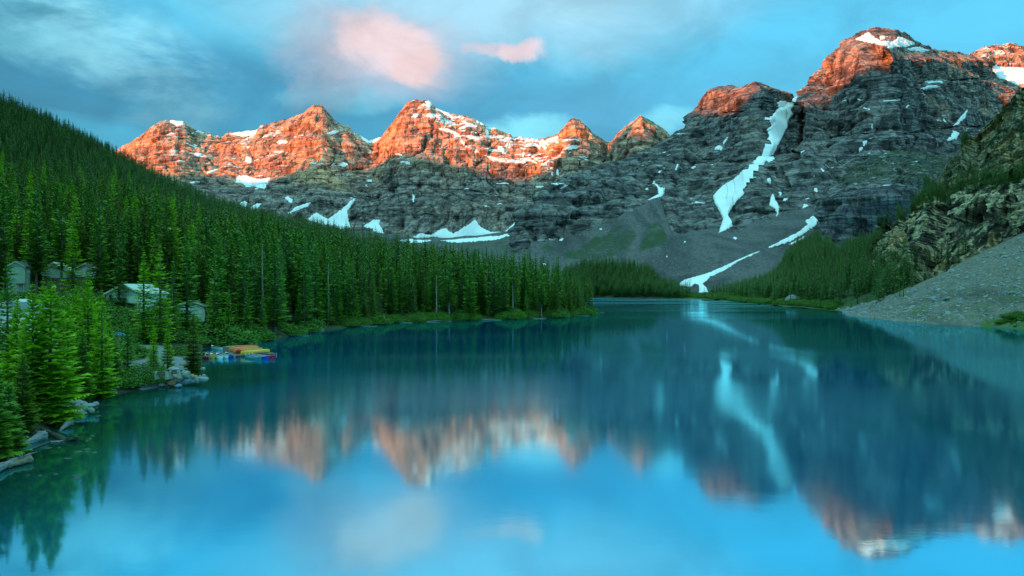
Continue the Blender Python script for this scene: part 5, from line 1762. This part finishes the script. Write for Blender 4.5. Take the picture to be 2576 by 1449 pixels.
A, B, Cc, Dd = cpt(1560, 392, .22), cpt(2288, 354, .22), cpt(2072, 300, .22), cpt(1330, 314, .22)
dock = empty('canoe_dock', (A.x, A.y, 0))
tag(dock, 'grey plank dock on the left bay with canoes stacked on it', 'dock')
O = Vector((A.x, A.y, 0))
n = 26
for i in range(n):
    a0, a1 = i / n + 0.003, (i + 1) / n - 0.003
    dz = random.uniform(-0.008, 0.008)
    q = [A.lerp(B, a0), A.lerp(B, a1), Dd.lerp(Cc, a1), Dd.lerp(Cc, a0)]
    q = [p - O for p in q]
    mb = MB()
    mb.hexa([p + Vector((0, 0, -0.05)) for p in q] + [p + Vector((0, 0, dz)) for p in q])
    mb.build('plank', M['plank'], dock)
for (p, q_) in ((A, B), (B, Cc), (Cc, Dd), (Dd, A)):
    mb = MB()
    p, q_ = p - O, q_ - O
    s_ = (q_ - p).normalized().cross(Vector((0, 0, 1))) * 0.06
    mb.hexa([p - s_ + Vector((0, 0, -.30)), q_ - s_ + Vector((0, 0, -.30)), q_ + s_ + Vector((0, 0, -.30)), p + s_ + Vector((0, 0, -.30)), p - s_ + Vector((0, 0, -.06)), q_ - s_ + Vector((0, 0, -.06)), q_ + s_ + Vector((0, 0, -.06)), p + s_ + Vector((0, 0, -.06))])
    mb.build('beam', M['beam'], dock)
for p, ph_ in ((A.lerp(B, .05), -.1), (A.lerp(B, .5), -.1), (B.lerp(A, .01), .12), (Cc, -.1), (Dd, -.1)):
    mb = MB()
    p = p - O
    mb.tube([p + Vector((0, -.12 if ph_ > 0 else .12, -1.6)), p + Vector((0, -.12 if ph_ > 0 else .12, ph_))], 0.07, 8)
    mb.build('post', M['steel'], dock)
Aw, Bw, Cw, Dw = cpt(880, 342, .16), cpt(1545, 360, .16), cpt(1480, 332, .16), cpt(880, 318, .16)
walk = empty('gangway', (Aw.x, Aw.y, 0))
tag(walk, 'narrow plank gangway from the olive spruce shore to the dock', 'gangway')
O = Vector((Aw.x, Aw.y, 0))
for i in range(20):
    a0, a1 = i / 20 + 0.004, (i + 1) / 20 - 0.004
    q = [p - O for p in (Aw.lerp(Bw, a0), Aw.lerp(Bw, a1), Dw.lerp(Cw, a1), Dw.lerp(Cw, a0))]
    mb = MB()
    mb.hexa([p + Vector((0, 0, -0.06)) for p in q] + q)
    mb.build('plank', M['plank'], walk)


def hull_mat(name, c):
    return plain(name, c, 0.35, 0.12, 1.2, 0.5)


HC_ = {'yellow': hull_mat('yellow_hull', (0.80, 0.42, 0.010)), 'orange': hull_mat('orange_hull', (0.78, 0.20, 0.015)), 'red': hull_mat('red_hull', (0.60, 0.012, 0.02)), 'white': hull_mat('white_hull', (0.72, 0.78, 0.74)), 'mint': hull_mat('mint_hull', (0.50, 0.72, 0.60)),
       'blue': hull_mat('blue_hull', (0.012, 0.06, 0.55)), 'teal': hull_mat('teal_hull', (0.05, 0.20, 0.20)), 'grey': hull_mat('grey_hull', (0.25, 0.33, 0.36)), 'sky': hull_mat('sky_blue_hull', (0.02, 0.33, 0.62)), 'inside': hull_mat('canoe_inside', (0.16, 0.24, 0.24)), 'darkred': hull_mat('red_orange_hull', (0.62, 0.09, 0.015))}
M['rim'] = plain('dark_gunwale', (0.10, 0.055, 0.03), 0.6, 0.3, 3.0)
M['palerim'] = plain('pale_gunwale', (0.55, 0.58, 0.55), 0.5, 0.15, 3.0)


def canoe(p, q_, colour, label, flip=False, group=None, L=4.9, tilt=0.0, rim='palerim', z=None, beam=0.88):
    p, q_ = Vector(p), Vector(q_)
    c = (p + q_) / 2
    dr = q_ - p
    rz = math.atan2(dr.y, dr.x)
    z0 = c.z if z is None else z
    e = empty('canoe', (c.x, c.y, z0), rz)
    tag(e, label, 'canoe', group)
    if flip:
        e.rotation_euler = (math.pi + tilt, 0, rz)
    elif tilt:
        e.rotation_euler = (tilt, 0, rz)
    ns, nk = 17, 10
    def sec(i, k, off):
        s_ = -1 + 2 * i / (ns - 1)
        w = beam / 2 * (1 - abs(s_) ** 2.3) ** 0.8 + 0.012
        top_ = 0.36 + 0.24 * abs(s_) ** 3.2
        keel = 0.10 * abs(s_) ** 6
        th = math.pi * k / (nk - 1)
        y = -math.cos(th)
        y = math.copysign(abs(y) ** 0.75, y) * max(w - off, 0.004)
        zz = keel + off + (top_ - keel - off) * (1 - math.sin(th) ** 0.62)
        return (s_ * L / 2 * (1 - 0.0 * off), y, zz)
    for nm, off, mt in (('hull', 0.0, HC_[colour]), ('hull_lining', 0.03, HC_['inside'])):
        vs = [sec(i, k, off) for i in range(ns) for k in range(nk)]
        fs = [(i * nk + k, i * nk + k + 1, (i + 1) * nk + k + 1, (i + 1) * nk + k) for i in range(ns - 1) for k in range(nk - 1)]
        if off: fs = [f[::-1] for f in fs]
        me = bpy.data.meshes.new(nm)
        me.from_pydata(vs, [], fs)
        for f in me.polygons: f.use_smooth = True
        me.update()
        link(nm, me, e, mt)
    for k in (0, nk - 1):
        mb = MB()
        mb.tube([Vector(sec(i, k, 0.012)) + Vector((0, 0, 0.012)) for i in range(ns)], 0.022, 6)
        mb.build('gunwale', M[rim], e)
    for sx_ in (-1.25, 1.1):
        i = (sx_ / (L / 2) + 1) / 2 * (ns - 1)
        w = sec(int(i), nk - 1, 0.03)[1]
        mb = MB()
        mb.box(sx_ - 0.13, sx_ + 0.13, -w, w, 0.24, 0.265)
        mb.build('seat', M['brownlog'], e)
    for sg in (-1, 1):
        mb = MB()
        x0, x1 = sg * L * 0.5, sg * L * 0.405
        w = sec(ns - 2, nk - 1, 0.0)[1]
        mb.v = [(x0, 0, 0.615), (x1, -w, 0.50), (x1, w, 0.50), (x0, 0, 0.59), (x1, -w, 0.475), (x1, w, 0.475)]
        mb.f = [(0, 1, 2), (3, 5, 4), (0, 3, 4, 1), (1, 4, 5, 2), (2, 5, 3, 0)]
        mb.build('end_deck', HC_[colour], e)
    return e


GF = 'canoes moored along the dock'
for (a, b, c_, lab) in [((1080, 402), (930, 362), 'red', 'moored canoe with a red hull, the one nearest to the olive spruce'), ((1194, 390), (1040, 346), 'yellow', 'moored canoe with an orange yellow hull next to the red one'), ((1330, 391), (1135, 354), 'white', 'moored white canoe in the middle of the left row'),
                        ((1424, 388), (1232, 349), 'mint', 'moored pale mint canoe between the white and the blue one'), ((1486, 376), (1262, 338), 'blue', 'moored blue canoe at the right end of the left row'), ((1542, 372), (1396, 334), 'grey', 'moored grey blue canoe tight against the dock corner'),
                        ((2002, 402), (1745, 368), 'teal', 'long teal canoe moored at the front of the dock'), ((2117, 392), (1812, 362), 'blue', 'blue canoe moored between the teal and the red one at the dock front'), ((2222, 380), (1872, 354), 'red', 'red canoe moored outermost at the dock front')]:
    canoe(cpt(*a, 0.45), cpt(*b, 0.45), c_, lab, group=GF, z=-0.10)
GS = 'canoes stacked upside down on the dock'
for (a, b, c_, zz, lab) in [((2125, 296), (1690, 330), 'yellow', 0.92, 'bright yellow canoe lying upside down at the front of the dock stack'), ((1992, 276), (1565, 306), 'orange', 0.96, 'orange canoe upside down just behind the bright yellow one'), ((1905, 256), (1512, 282), 'orange', 1.02, 'second orange canoe in the upside down stack'),
                            ((1850, 240), (1482, 256), 'darkred', 1.05, 'red orange canoe at the back of the upside down stack')]:
    canoe(cpt(*a, .6), cpt(*b, .6), c_, lab, True, GS, tilt=random.uniform(-.12, .12), rim='rim', z=zz - 0.12)
canoe(cpt(1660, 338, .5), cpt(1585, 296, .5), 'red', 'short red boat turned over beside the yellow canoe stack', True, None, 2.6, 0.0, 'rim', 0.82, 0.8)
canoe(cpt(1322, 290, .0), cpt(1170, 268, .0), 'white', 'white canoe floating behind the storage box', z=-0.1)
# rack canoes on the grassy bank
dR = 112.0
def bank(X, Y, d, z=None):
    u, v = (350 + X / 4.14) / 1.4907, (1150 + Y / 4.14) / 1.4907
    return Vector(((u - U0) / F * d, d, HC + (V0 - v) * d / F))


canoe(bank(268, 440, 110), bank(505, 478, 106), 'sky', 'sky blue canoe resting on the rack on the grassy bank', True, None, 4.6, 0.5, 'palerim', bank(380, 475, 108).z + 0.5)
canoe(bank(300, 522, 109), bank(420, 545, 104), 'yellow', 'orange yellow canoe on the lower bar of the bank rack', True, None, 4.2, 0.5, 'rim', bank(360, 535, 107).z + 0.4)
b0 = bank(385, 480, 108)
rack = empty('canoe_rack', (b0.x, b0.y, float(ground_z(b0.x, b0.y)[0])))
tag(rack, 'wooden post rack carrying the two canoes on the bank', 'rack')
for sx_ in (-1.1, 1.1):
    mb = MB()
    mb.box(sx_ - .06, sx_ + .06, 0.3, 0.42, -0.3, b0.z - rack.location.z + 0.2)
    mb.build('post', M['brownlog'], rack)
    for hh in (0.05, -0.95):
        mb = MB()
        mb.box(sx_ - .05, sx_ + .05, -0.5, 0.42, b0.z - rack.location.z + hh - .05, b0.z - rack.location.z + hh + .04)
        mb.build('bar', M['brownlog'], rack)
# storage box on the dock
M['box'] = plain('faded_green_boards', (0.22, 0.26, 0.21), 0.8, 0.2, 2.0, 0.2, 0.2)
b0 = cpt(1410, 318, .22)
bx = empty('storage_box', b0, -0.18)
tag(bx, 'grey green wooden storage box at the shore end of the dock', 'box')
s_ = b0.y / F / 6.982
w_, h_ = 165 * s_, 78 * s_
mb = MB(); mb.box(-w_ / 2, w_ / 2, 0, 1.3, 0.0, h_ * .85); mb.build('body', M['box'], bx)
mb = MB(); mb.box(-w_ / 2 - .04, w_ / 2 + .04, -.05, 1.35, h_ * .855, h_); mb.build('lid', M['box'], bx)
for i in range(4):
    mb = MB(); z_ = 0.02 + i * h_ * .21; mb.box(-0.02 * w_, w_ / 2 - .02, -.035, -0.002, z_, z_ + h_ * .19); mb.build('board', M['box'], bx)

# benches and post by the boulders
M['concrete'] = plain('pale_concrete', (0.30, 0.32, 0.25), 0.9, 0.15, 3.0, 0.2)
M['slat'] = plain('brown_bench_boards', (0.17, 0.115, 0.07), 0.8, 0.35, 2.0, 0.2, 0.3)
for (xa, xb, yb, lab) in [(150, 365, 765, 'wooden bench with pale concrete ends, nearer the round bush'), (400, 578, 748, 'wooden bench with pale concrete ends, nearer the olive spruce')]:
    pa, pb = cpt(xa, yb, 1.1), cpt(xb, yb - 8, 1.1)
    dd = (pa.y + pb.y) / 2
    e = empty('bench', ((pa.x + pb.x) / 2, dd, 1.1), math.atan2(0, 1))
    tag(e, lab, 'bench')
    w = (pb.x - pa.x)
    for sg in (-1, 1):
        mb = MB()
        x0 = sg * w / 2
        mb.hexa([(x0 - .09, -.12, -.25), (x0 + .09, -.12, -.25), (x0 + .09, .5, -.25), (x0 - .09, .5, -.25), (x0 - .09, -.12, .42), (x0 + .09, -.12, .42), (x0 + .09, .12, .46), (x0 - .09, .12, .46)])
        mb.build('support', M['concrete'], e)
    for k in range(3):
        mb = MB(); mb.box(-w / 2 + .1, w / 2 - .1, .13 + k * .13, .24 + k * .13, .22, .26); mb.build('seat_slat', M['slat'], e)
    for k in range(2):
        mb = MB(); mb.box(-w / 2 + .1, w / 2 - .1, -.06, -.02, .16 + k * .14, .28 + k * .14); mb.build('back_slat', M['slat'], e)
b0 = cpt(328, 665, 1.2)
mb = MB(); mb.tube([(0, 0, -.2), (0, 0, .62), (0, 0, .66)], [.12, .12, .02], 10)
po = mb.build('post', M['concrete']); po.name = 'bollard'; po.location = b0
tag(po, 'short pale post behind the wooden benches', 'bollard')

# paved path, draped on the ground
M['asphalt'] = plain('blue_grey_asphalt', (0.16, 0.175, 0.19), 0.9, 0.2, 1.2, 0.3, 0.2)
def draped(name, poly_uv, zg, mat, lift=0.05, step=0.7):
    w = np.array([at(u, v, zg)[:2] for u, v in poly_uv])
    xs, ys = np.arange(w[:, 0].min(), w[:, 0].max() + step, step), np.arange(w[:, 1].min(), w[:, 1].max() + step, step)
    X, Y = np.meshgrid(xs, ys)
    ins = in_poly(X, Y, [tuple(p) for p in w])
    cnt = (ins[:-1, :-1].astype(int) + ins[1:, :-1] + ins[:-1, 1:] + ins[1:, 1:] >= 2).ravel()
    Z = ground_z(X.ravel(), Y.ravel()) + lift
    o = link(name, mesh_np(name, np.column_stack([X.ravel(), Y.ravel(), Z]), grid_faces(*X.shape)[cnt], True), None, mat)
    o['kind'] = 'structure'
    return o


draped('path', [(318, 872), (400, 868), (470, 884), (476, 906), (430, 922), (340, 925), (322, 905)], 1.5, M['asphalt'])
draped('path', [(335, 934), (400, 929), (425, 934), (404, 946), (352, 948)], 1.2, M['asphalt'], 0.06)
draped('path', [(795, 815), (812, 812), (835, 822), (860, 827), (848, 832), (815, 828)], 1.6, M['near_scree'], 0.08, 0.5)

# ------------------------------------------------------------------ cabins
M['wall_mint'] = plain('pale_green_clapboard', (0.58, 0.78, 0.62), 0.7, 0.10, 1.0, 0.2)
M['wall_white'] = plain('white_clapboard', (0.78, 0.84, 0.80), 0.7, 0.10, 1.0, 0.2)
M['wall_cream'] = plain('cream_boards', (0.72, 0.68, 0.50), 0.7, 0.10, 1.0, 0.2)
M['roof_slate'] = plain('blue_slate_roof', (0.11, 0.15, 0.20), 0.7, 0.25, 2.0, 0.3, 0.3)
M['roof_pale'] = plain('pale_metal_roof', (0.62, 0.70, 0.66), 0.5, 0.1, 1.0, 0.4)
M['shade'] = plain('dark_window_glass', (0.02, 0.025, 0.03), 0.15, 0.1, 1.0, 0.6)


def cabin(x, y, z, w, dp, h, rh, rz, wall, roof, label, board=0.19, eave=0.45, windows=(), trim='wall_cream', deck=None):
    """gabled cabin: gable ends face +-Y before turning; x centre, y front"""
    e = empty('cabin', (x, y, z), rz)
    tag(e, label, 'cabin')
    mb = MB()
    # core with gables
    b_ = len(mb.v)
    mb.v += [(-w / 2, 0, -1.5), (w / 2, 0, -1.5), (w / 2, dp, -1.5), (-w / 2, dp, -1.5), (-w / 2, 0, h), (w / 2, 0, h), (w / 2, dp, h), (-w / 2, dp, h), (0, 0, h + rh), (0, dp, h + rh)]
    mb.f += [(0, 1, 5, 8, 4), (1, 2, 6, 5), (2, 3, 7, 9, 6), (3, 0, 4, 7), (4, 8, 9, 7), (8, 5, 6, 9)]
    mb.build('wall', M[wall], e)
    # lapped boards on the walls in view
    sd_ = MB()
    n_ = int((h + rh) / board)
    for i in range(n_):
        z0, z1 = i * board, (i + 1) * board - 0.012
        k = 1.0 if z1 <= h else max(0.0, 1 - (z1 - h) / rh)
        hw = w / 2 * k
        if hw > 0.3:
            sd_.hexa([(-hw, -.05, z0), (hw, -.05, z0), (hw, -.004, z0), (-hw, -.004, z0), (-hw, -.02, z1), (hw, -.02, z1), (hw, -.004, z1), (-hw, -.004, z1)])
        if z1 <= h:
            for sg in (-1, 1):
                X_ = sg * w / 2
                sd_.hexa([(X_ + sg * .004, 0, z0), (X_ + sg * .05, 0, z0), (X_ + sg * .05, dp, z0), (X_ + sg * .004, dp, z0), (X_ + sg * .004, 0, z1), (X_ + sg * .02, 0, z1), (X_ + sg * .02, dp, z1), (X_ + sg * .004, dp, z1)])
    s2 = sd_.build('siding', M[wall], e)
    s2['kind'] = 'stuff'
    for sg in (-1, 1):
        mb = MB()
        sl = rh / (w / 2)
        x0, x1 = 0.0, sg * (w / 2 + eave)
        zt, ze = h + rh + 0.06, h - eave * sl + 0.06
        mb.hexa([(x0, -eave, zt), (x1, -eave, ze), (x1, dp + eave, ze), (x0, dp + eave, zt), (x0, -eave, zt + .14), (x1, -eave, ze + .14), (x1, dp + eave, ze + .14), (x0, dp + eave, zt + .14)])
        mb.build('roof_slope', M[roof], e)
        mb = MB()
        mb.hexa([(x0, -eave - .05, zt - .16), (x1, -eave - .05, ze - .16), (x1, -eave - .004, ze - .16), (x0, -eave - .004, zt - .16), (x0, -eave - .05, zt + .13), (x1, -eave - .05, ze + .13), (x1, -eave - .004, ze + .13), (x0, -eave - .004, zt + .13)])
        mb.build('fascia', M[trim], e)
        mb = MB()
        mb.box(sg * (w / 2 + .03) - .07, sg * (w / 2 + .03) + .07, -.085, .06, -.6, h)
        mb.build('corner_board', M[trim], e)
    for (wx, wz, ww, wh) in windows:
        mb = MB(); mb.box(wx - ww / 2 - .08, wx + ww / 2 + .08, -.09, -.052, wz - .08, wz + wh + .08)
        f_ = mb.build('window', M[trim], e)
        mb = MB(); mb.box(wx - ww / 2, wx + ww / 2, -.10, -.0915, wz, wz + wh)
        mb.build('pane', M['shade'], f_)
    if deck:
        dx0, dx1, dz, out_ = deck
        mb = MB(); mb.box(dx0, dx1, -out_, -.06, dz - .18, dz); dk = mb.build('deck', M[trim], e)
        mb = MB(); mb.box(dx0, dx1, -out_, -out_ + .06, dz + .02, dz + 1.0); mb.build('railing', M[wall], dk)
        for px_ in (dx0 + .1, dx1 - .1):
            mb = MB(); mb.box(px_ - .07, px_ + .07, -out_ + .1, -out_ + .24, -1.5, dz - .19); mb.build('post', M[trim], dk)
    return e


def gx_(u, d):
    return (u - U0) / F * d


def gz_(v, d):
    return HC + (V0 - v) * d / F


# cabin with two flue pipes, nearest, at the picture edge
dA = 100.0
cA = cabin(gx_(8, dA), dA, 1.7, 3.9, 7.0, gz_(782, dA) - 1.7, 0.9, 0.0, 'wall_white', 'roof_slate', 'tall narrow white sided cabin with two shiny flue pipes, nearest of the cabins', 0.2, 0.25, windows=[(-.9, 2.4, .8, 1.0)])
for dx in (-0.05, 0.62):
    mb = MB()
    zt = gz_(754, dA + .6) - 1.7
    mb.tube([(dx, .7, gz_(782, dA) - 1.7), (dx, .7, zt)], 0.14, 12)
    fl = mb.build('flue_pipe', M['steel'], cA)
    mb = MB(); mb.tube([(dx, .7, zt - .02), (dx, .7, zt + .08), (dx, .7, zt + .14)], [.2, .2, .05], 12); mb.build('cap', M['steel'], fl)
dB = 124.0
cabin(gx_(44, dB), dB, 2.6, 3.6, 6, gz_(775, dB) - 2.6, 1.2, 0.3, 'wall_cream', 'roof_pale', 'low cream cabin with a pale roof behind the flue pipe cabin', 0.25, 0.3)
dC = 150.0
cabin(gx_(40, dC), dC, gz_(740, dC) - .2, 2.9, 7, gz_(668, dC) - gz_(740, dC), 0.9, 0.35, 'wall_mint', 'roof_slate', 'two storey pale green cabin high on the slope at the left', 0.2, 0.3, deck=(0.2, 1.6, 2.4, 1.2))
dD = 172.0
cabin(gx_(134, dD), dD, gz_(730, dD) - .3, 4.8, 7, gz_(676, dD) - gz_(730, dD), 1.6, 0.25, 'wall_mint', 'roof_pale', 'upper pale cabin half hidden behind the two pale trunked spruces', 0.2, 0.4, windows=[(-.6, 2.0, 1.0, 1.1)])
cabin(gx_(216, dD + 4), dD + 4, gz_(720, dD) - .3, 4.2, 6, gz_(672, dD) - gz_(720, dD), 1.2, 0.2, 'wall_white', 'roof_slate', 'slate roofed cabin peeking out behind the bright full spruce', 0.2, 0.5)
dE = 139.0
cabin(gx_(312, dE), dE, gz_(784, dE), 6.4, 8, gz_(738, dE) - gz_(784, dE), 1.5, -0.12, 'wall_mint', 'roof_pale', 'pale green gabled cabin on the grassy bank behind a single dark spruce', 0.17, 0.4, windows=[(-2.5, 1.7, .5, 1.3)], deck=(0.9, 3.2, 1.7, 1.0))
dG = 150.0
cabin(gx_(480, dG), dG, 4.6, 5, 5, 1.5, 0.9, 0.2, 'wall_mint', 'roof_slate', 'low grey roofed shed among the trunks behind the olive spruce', 0.2, 0.4)

# ------------------------------------------------------------------ labels that still coincide get their place among their likes
ORD = 'first second third fourth fifth sixth seventh eighth ninth tenth eleventh twelfth thirteenth fourteenth fifteenth sixteenth seventeenth eighteenth nineteenth twentieth'.split()
same = {}
for o in SC.objects:
    if o.parent is None and 'category' in o.keys() and 'kind' not in o.keys():
        same.setdefault(o['label'], []).append(o)
for lab, obs in list(same.items()):
    if 1 < len(obs) <= 20:
        obs.sort(key=lambda o: o.location.x / o.location.y)
        for n_, o in enumerate(obs):
            o['label'] = '%s, %s' % (lab, ('left one' if n_ == 0 else 'right one') if len(obs) == 2 else ORD[n_] + ' from left')
